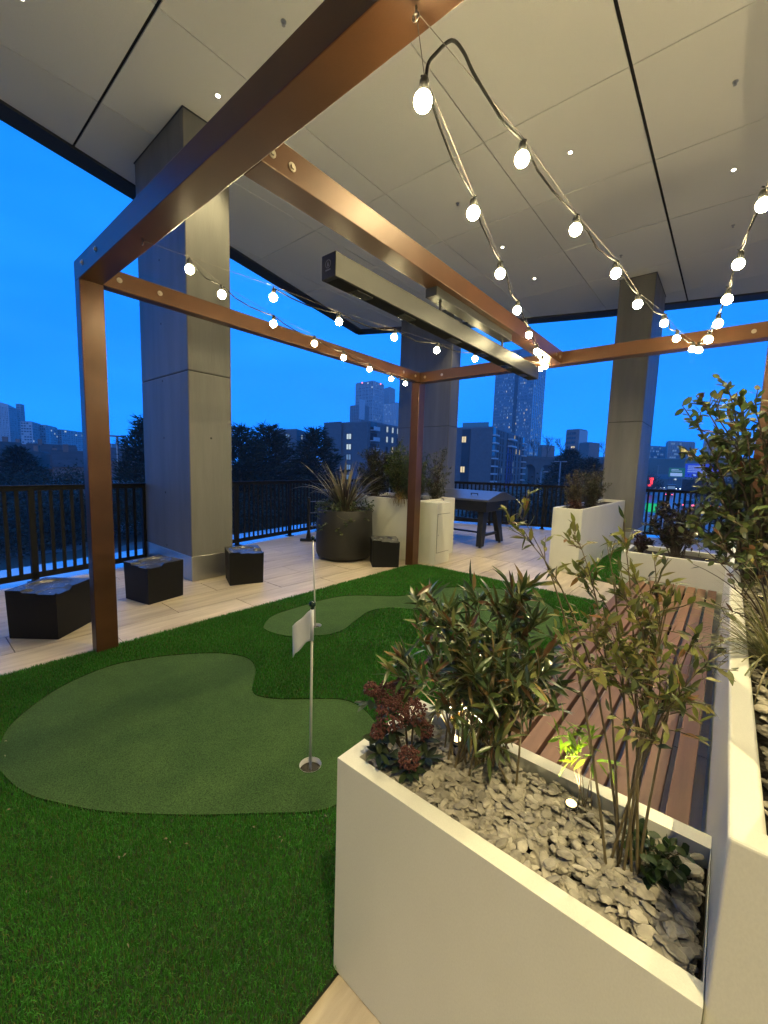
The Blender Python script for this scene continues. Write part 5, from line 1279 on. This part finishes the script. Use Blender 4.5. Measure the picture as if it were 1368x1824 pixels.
# ---- lamp posts
def lamp_post(label, px, py, D, arm=1.0, double=True):
    b = at(px, D); h = ztop(px, py, D)-GZ; t = thing('lamp_post', label, 'lamp post', b, math.atan2(ray(px, 830)[1], ray(px, 830)[0])-PI/2, group='street lamp posts')
    MB().tube([(0, 0, 0), (0, 0, h*.5), (0, 0, h)], [.16, .13, .10], 8).build('pole', 'lamp_steel', t)
    a = MB(); a.tube([(-arm if double else 0, 0, h+.02), (arm, 0, h+.02)], .05, 6); a.build('arm', 'lamp_steel', t)
    for s in ((-1, 1) if double else (1,)): MB().box(s*arm-.35, s*arm+.35, -.15, .15, h-.08, h+.06).build('lamp_head', 'lamp_steel', t)
lamp_post('street lamp with a flat double head between the copper post and the wide column', 210, 777, 46, .25)
lamp_post('slim double headed lamp post in front of the dark conifer', 997, 822, 70, .6)
lamp_post('shorter single arm lamp post left of the double headed one', 964, 840, 62, .6, False)
lamp_post('lamp post beside the road near the red sign', 1171, 829, 190, .4)

# ---- vehicles
def car_proto(body):
    t = thing('car', 'car', 'car'); w, l_ = .9, 2.15
    m = MB(); m.hexa([(-w, -l_, .35), (w, -l_, .35), (w, l_, .35), (-w, l_, .35)], [(-w*.96, -l_*.98, .85), (w*.96, -l_*.98, .85), (w*.96, l_*.98, .80), (-w*.96, l_*.98, .80)]); m.build('body', body, t, bevel=.05)
    m = MB(); m.hexa([(-w*.9, -l_*.72, .851), (w*.9, -l_*.72, .851), (w*.9, l_*.45, .851), (-w*.9, l_*.45, .851)], [(-w*.72, -l_*.42, 1.45), (w*.72, -l_*.42, 1.45), (w*.72, l_*.12, 1.45), (-w*.72, l_*.12, 1.45)]); m.build('cabin', 'window_glass', t, bevel=.04)
    for sx in (-1, 1):
        for sy in (-1, 1): MB().tube([(sx*w*.98-.1*sx, sy*l_*.62, .33), (sx*w*1.0, sy*l_*.62, .33)], .33, 14).build('wheel', 'tyre', t)
        MB().box(sx*w*.78-.17, sx*w*.78+.17, -l_*1.0-.02, -l_*.985, .62, .80).build('tail_light', 'tail_red', t)
        MB().box(sx*w*.76-.17, sx*w*.76+.17, l_*.985, l_*1.0+.02, .58, .78).build('headlight', 'head_white', t)
    return t
PR = [car_proto('car_dark'), car_proto('car_silver')]
def copy_tree(o, parent=None):
    c = o.copy(); COL.objects.link(c); c.parent = parent
    for ch in list(o.children): copy_tree(ch, c)
    return c
heading = math.atan2(RD.y, RD.x)-PI/2
cars = [(142, -1.2, 0, 0, 'dark car with red tail lights alone in the middle of the wet road'), (92, -5.4, 1, 0, 'silver car braking in the near queue, left of the others'), (90, -1.5, 0, 0, 'dark car braking in the near queue beside the silver one'), (95, 2.2, 1, 0, 'silver car with red tail lights in the near queue, right of centre'),
        (97, 6.2, 0, 0, 'dark car at the right of the near queue'), (60, -8.0, 1, 0, 'silver car close below the railing by the column'), (205, -7.5, 0, 1, 'oncoming car with white headlights, leftmost under the bridge'), (215, -4.5, 1, 1, 'oncoming car with white headlights, second under the bridge'),
        (210, 1.0, 0, 1, 'oncoming car with white headlights in the middle under the bridge'), (222, 4.5, 1, 1, 'oncoming car with white headlights, right of the middle one'), (208, 7.6, 0, 1, 'oncoming car with white headlights, rightmost under the bridge'), (238, -1.0, 0, 1, 'oncoming car with white headlights farthest under the bridge'), (182, 7.0, 1, 1, 'oncoming silver car ahead of the bridge')]
used = [False, False]
for s, o_, k, flip, lb in cars:
    c = PR[k] if not used[k] else copy_tree(PR[k]); used[k] = True
    c.location = on_road(s, o_, .03); c.rotation_euler = (0, 0, heading+(PI if flip else 0)); tag(c, lb, 'car', 'cars on the wet road')
bus = thing('bus', 'tall van with a lit rear in front of the dark car', 'van', on_road(165, -1.0, .03), heading)
MB().box(-1.2, 1.2, -3.5, 3.5, .5, 3.0).build('body', 'car_dark', bus, bevel=.1)
MB().box(-1.0, 1.0, -3.54, -3.501, 1.7, 2.6).build('rear_window', 'lit_dim', bus)
for sx in (-1, 1):
    MB().box(sx*.95-.15, sx*.95+.15, -3.56, -3.501, .8, 1.1).build('tail_light', 'tail_red', bus)
    for sy in (-2.3, 2.3): MB().tube([(sx*.95, sy, .5), (sx*1.18, sy, .5)], .5, 14).build('wheel', 'tyre', bus)

# ---- trees
def conifer_mesh(seed, n=9000, shape=1.0):
    q = np.random.RandomState(seed); V, F, C = [], [], []
    # boughs spiral up a unit-high trunk; needle sprays along each bough
    nb = 150; P = []; Dv = []; Lf = []
    for i in range(nb):
        h = .06+.92*(i/nb)**.9; az = i*2.4+q.rand()*.6; ln = (.34*shape*(1-h)**.75+.03)*(0.7+.5*q.rand()); up = .10+.30*h
        k = max(8, int(n/nb*ln/.2))
        s = q.rand(k)**.7
        x = np.cos(az)*ln*s; y = np.sin(az)*ln*s; z = h+up*ln*s-.10*ln*s*s
        P.append(np.stack([x, y, z], 1)+q.randn(k, 3)*.014); d = np.stack([np.cos(az)+q.randn(k)*.6, np.sin(az)+q.randn(k)*.6, .55+q.randn(k)*.5], 1); Dv.append(d); Lf.append(.035+.03*q.rand(k))
    P = np.concatenate(P); Dv = np.concatenate(Dv); Lf = np.concatenate(Lf); Dv /= np.linalg.norm(Dv, axis=1)[:, None]
    S = np.cross(Dv, q.randn(len(P), 3)); S /= np.linalg.norm(S, axis=1)[:, None]
    V = np.stack([P-S*.006, P+S*.006, P+Dv*Lf[:, None]], 1).reshape(-1, 3); F = np.arange(len(V)).reshape(-1, 3)
    c = np.array([.014, .024, .014])*(0.6+.9*q.rand(len(P), 1)); C = np.repeat(c, 3, 0)
    return np_mesh('crown', V, F, 'needle', C)
def trunk_mesh(k=.022): return MB().tube([(0, 0, 0), (.004, .002, .4), (-.003, .003, .97)], [k, k*.6, k*.1], 7).mesh('trunk', 'bark', True)
CON = [conifer_mesh(1), conifer_mesh(2, shape=1.15), conifer_mesh(3, shape=.9)]; TR = trunk_mesh()
def conifer(label, px, py, D, k, wide=1.0):
    b = at(px, D); h = ztop(px, py, D)-GZ; t = thing('conifer', label, 'tree', b, r.uniform(0, 6), group='dark conifers beyond the railing')
    for me, nm in ((TR, 'trunk'), (CON[k], 'crown')): o = link(nm, me, t); o.scale = (h*wide*1.3, h*wide*1.3, h)
conifer('dark conifer hugging the left side of the wide column', 262, 742, 42, 0, .85)
conifer('dark conifer just right of the wide column', 428, 758, 40, 1)
conifer('dark conifer, second from the wide column', 480, 757, 44, 0, 1.05)
conifer('dark pointed conifer in front of the brick block', 562, 762, 46, 2, 1.1)
conifer('small dark conifer at the far left below the skyline', 30, 795, 60, 2, 1.2)
conifer('broad dark conifer left of the slim lamp post pair', 1012, 800, 78, 1, 1.0)
conifer('dark conifer behind the wispy shrub of the tall narrow planter', 1050, 815, 70, 0, 1.1)
def bush_mesh(seed, n=5000, colr=(.022, .028, .016)):
    q = np.random.RandomState(seed); c0 = q.randn(26, 3)*np.array([.30, .30, .16])+np.array([0, 0, .42]); w = q.randint(0, 26, n)
    P = c0[w]+q.randn(n, 3)*.11; P[:, 2] = np.abs(P[:, 2]); D_ = q.randn(n, 3); D_ /= np.linalg.norm(D_, axis=1)[:, None]; S = np.cross(D_, q.randn(n, 3)); S /= np.linalg.norm(S, axis=1)[:, None]
    V = np.stack([P-S*.012, P+S*.012, P+D_*.045], 1).reshape(-1, 3)
    return np_mesh('crown', V, np.arange(len(V)).reshape(-1, 3), 'needle', np.repeat(np.array(colr)*(.6+.9*q.rand(n, 1)), 3, 0))
BU = [bush_mesh(5), bush_mesh(6, colr=(.034, .032, .018)), bush_mesh(7, colr=(.018, .026, .016))]
def bush(label, px, D, w, h, k):
    b = at(px, D); t = thing('tree', label, 'tree', b, r.uniform(0, 6), group='bushy trees below the terrace'); o = link('crown', BU[k], t); o.scale = (w, w, h*1.05); o2 = link('trunk', TR, t); o2.scale = (h*.7, h*.7, h*.55)
for a in (('brown bushy tree among the brick houses', 88, 58, 7.0, 5.6, 1), ('dark bushy tree at the left edge below the skyline', 12, 50, 6.5, 4.6, 0), ('dark bush seen through the railing left of the copper post', 60, 34, 6.0, 3.4, 2), ('dark bush seen through the railing at the far left', -10, 36, 6.0, 3.2, 0),
          ('dark bush seen through the railing close to the copper post', 125, 38, 6.0, 3.9, 2), ('dark bush through the railing between post and column', 235, 36, 5.0, 4.2, 0), ('dark bush beyond the railing right of the wide column', 440, 30, 5.5, 3.9, 2), ('dark bush beyond the railing in the gap before the spiky plant', 505, 32, 5.5, 4.2, 0),
          ('dark bush beyond the railing behind the spiky plant', 570, 34, 5.5, 4.2, 2), ('dark bush behind the back planter', 640, 36, 6, 4.6, 0), ('dark bush beyond the railing left of the lamp posts', 900, 44, 6, 4.0, 2), ('dark bush beyond the railing under the lamp posts', 960, 40, 6.5, 4.4, 0), ('dark tree beyond the railing at the foot of the slim lamp post', 1030, 46, 7, 5.6, 2),
          ('dark tree on the embankment left of the far column', 1075, 120, 12, 9.5, 0), ('dark roadside tree right of the far column', 1150, 150, 7, 6.5, 2), ('dark roadside tree behind the leafy shrub', 1300, 110, 12, 7.0, 0), ('dark roadside tree under the blue sign', 1262, 150, 8, 6.0, 2)): bush(*a)
def bare_tree(label, px, py, D, seed):
    q = random.Random(seed); b = at(px, D, ztop(px, 815, D)-1); h = ztop(px, py, D)-b.z; t = thing('bare_tree', label, 'tree', b, group='leafless trees on the skyline')
    m = MB(); tr = MB(); tr.tube([(0, 0, 0), (.1, 0, h*.3), (0, .1, h*.55)], [h*.022, h*.017, h*.010], 6); tr.build('trunk', 'bark', t)
    def grow(p, d, l_, rad, k):
        e = p+d*l_; m.tube([p, p.lerp(e, .5)+rdir(q)*l_*.06, e], [rad, rad*.8, rad*.55], 4, cap=False)
        if k:
            for _ in range(4): grow(p.lerp(e, q.uniform(.4, 1)), (d+rdir(q, .25)*.75).normalized(), l_*q.uniform(.5, .75), rad*.55, k-1)
    for i in range(7): grow(Vector((0, 0, h*(.22+.05*i))), (Vector((0, 0, 1))+rdir(q)*.75).normalized(), h*.26, h*.008, 3)
    m.build('crown', 'bark', t)
bare_tree('bare tree on the skyline next to the glass tower', 948, 776, 235, 1); bare_tree('bare tree on the skyline, middle of the three', 972, 770, 240, 2); bare_tree('bare tree on the skyline nearest the stepped flats', 996, 776, 245, 3); bare_tree('bare tree between the stepped flats and the far column', 1072, 784, 280, 4)
# grassy bank the railway stands on
m = MB(); a, b = at(880, 205), at(1420, 360); d = (b-a).normalized(); n = Vector((-d.y, d.x, 0)); h1 = ztop(950, 812, 205)-GZ
m.hexa([a-a, b-a, b-a+n*120, n*120], [n*10+Vector((0, 0, h1*.95)), b-a+n*10+Vector((0, 0, h1*1.35)), b-a+n*120+Vector((0, 0, h1*1.6)), n*120+Vector((0, 0, h1*1.3))]); tag(m.build('hill', 'ground_dusk', loc=(a.x, a.y, GZ+.01)), kind='structure')

# ------------------------------------------------------------------ evening air
hz = bpy.data.materials.new('evening_air'); hz.use_nodes = True; nt = hz.node_tree; nt.nodes.clear()
oo = nd(nt, 'ShaderNodeOutputMaterial'); pv = nd(nt, 'ShaderNodeVolumePrincipled')
pv.inputs['Color'].default_value = (0.85, 0.90, 0.95, 1); pv.inputs['Density'].default_value = HAZE; pv.inputs['Anisotropy'].default_value = 0.0
nt.links.new(pv.outputs[0], oo.inputs['Volume']); MATS['evening_air'] = hz
hm = MB(); hm.box(-760, 760, -760, 760, GZ-1.0, 175.0)
tag(hm.build('haze', 'evening_air'), 'faint blue evening haze over the town', 'haze', kind='stuff')
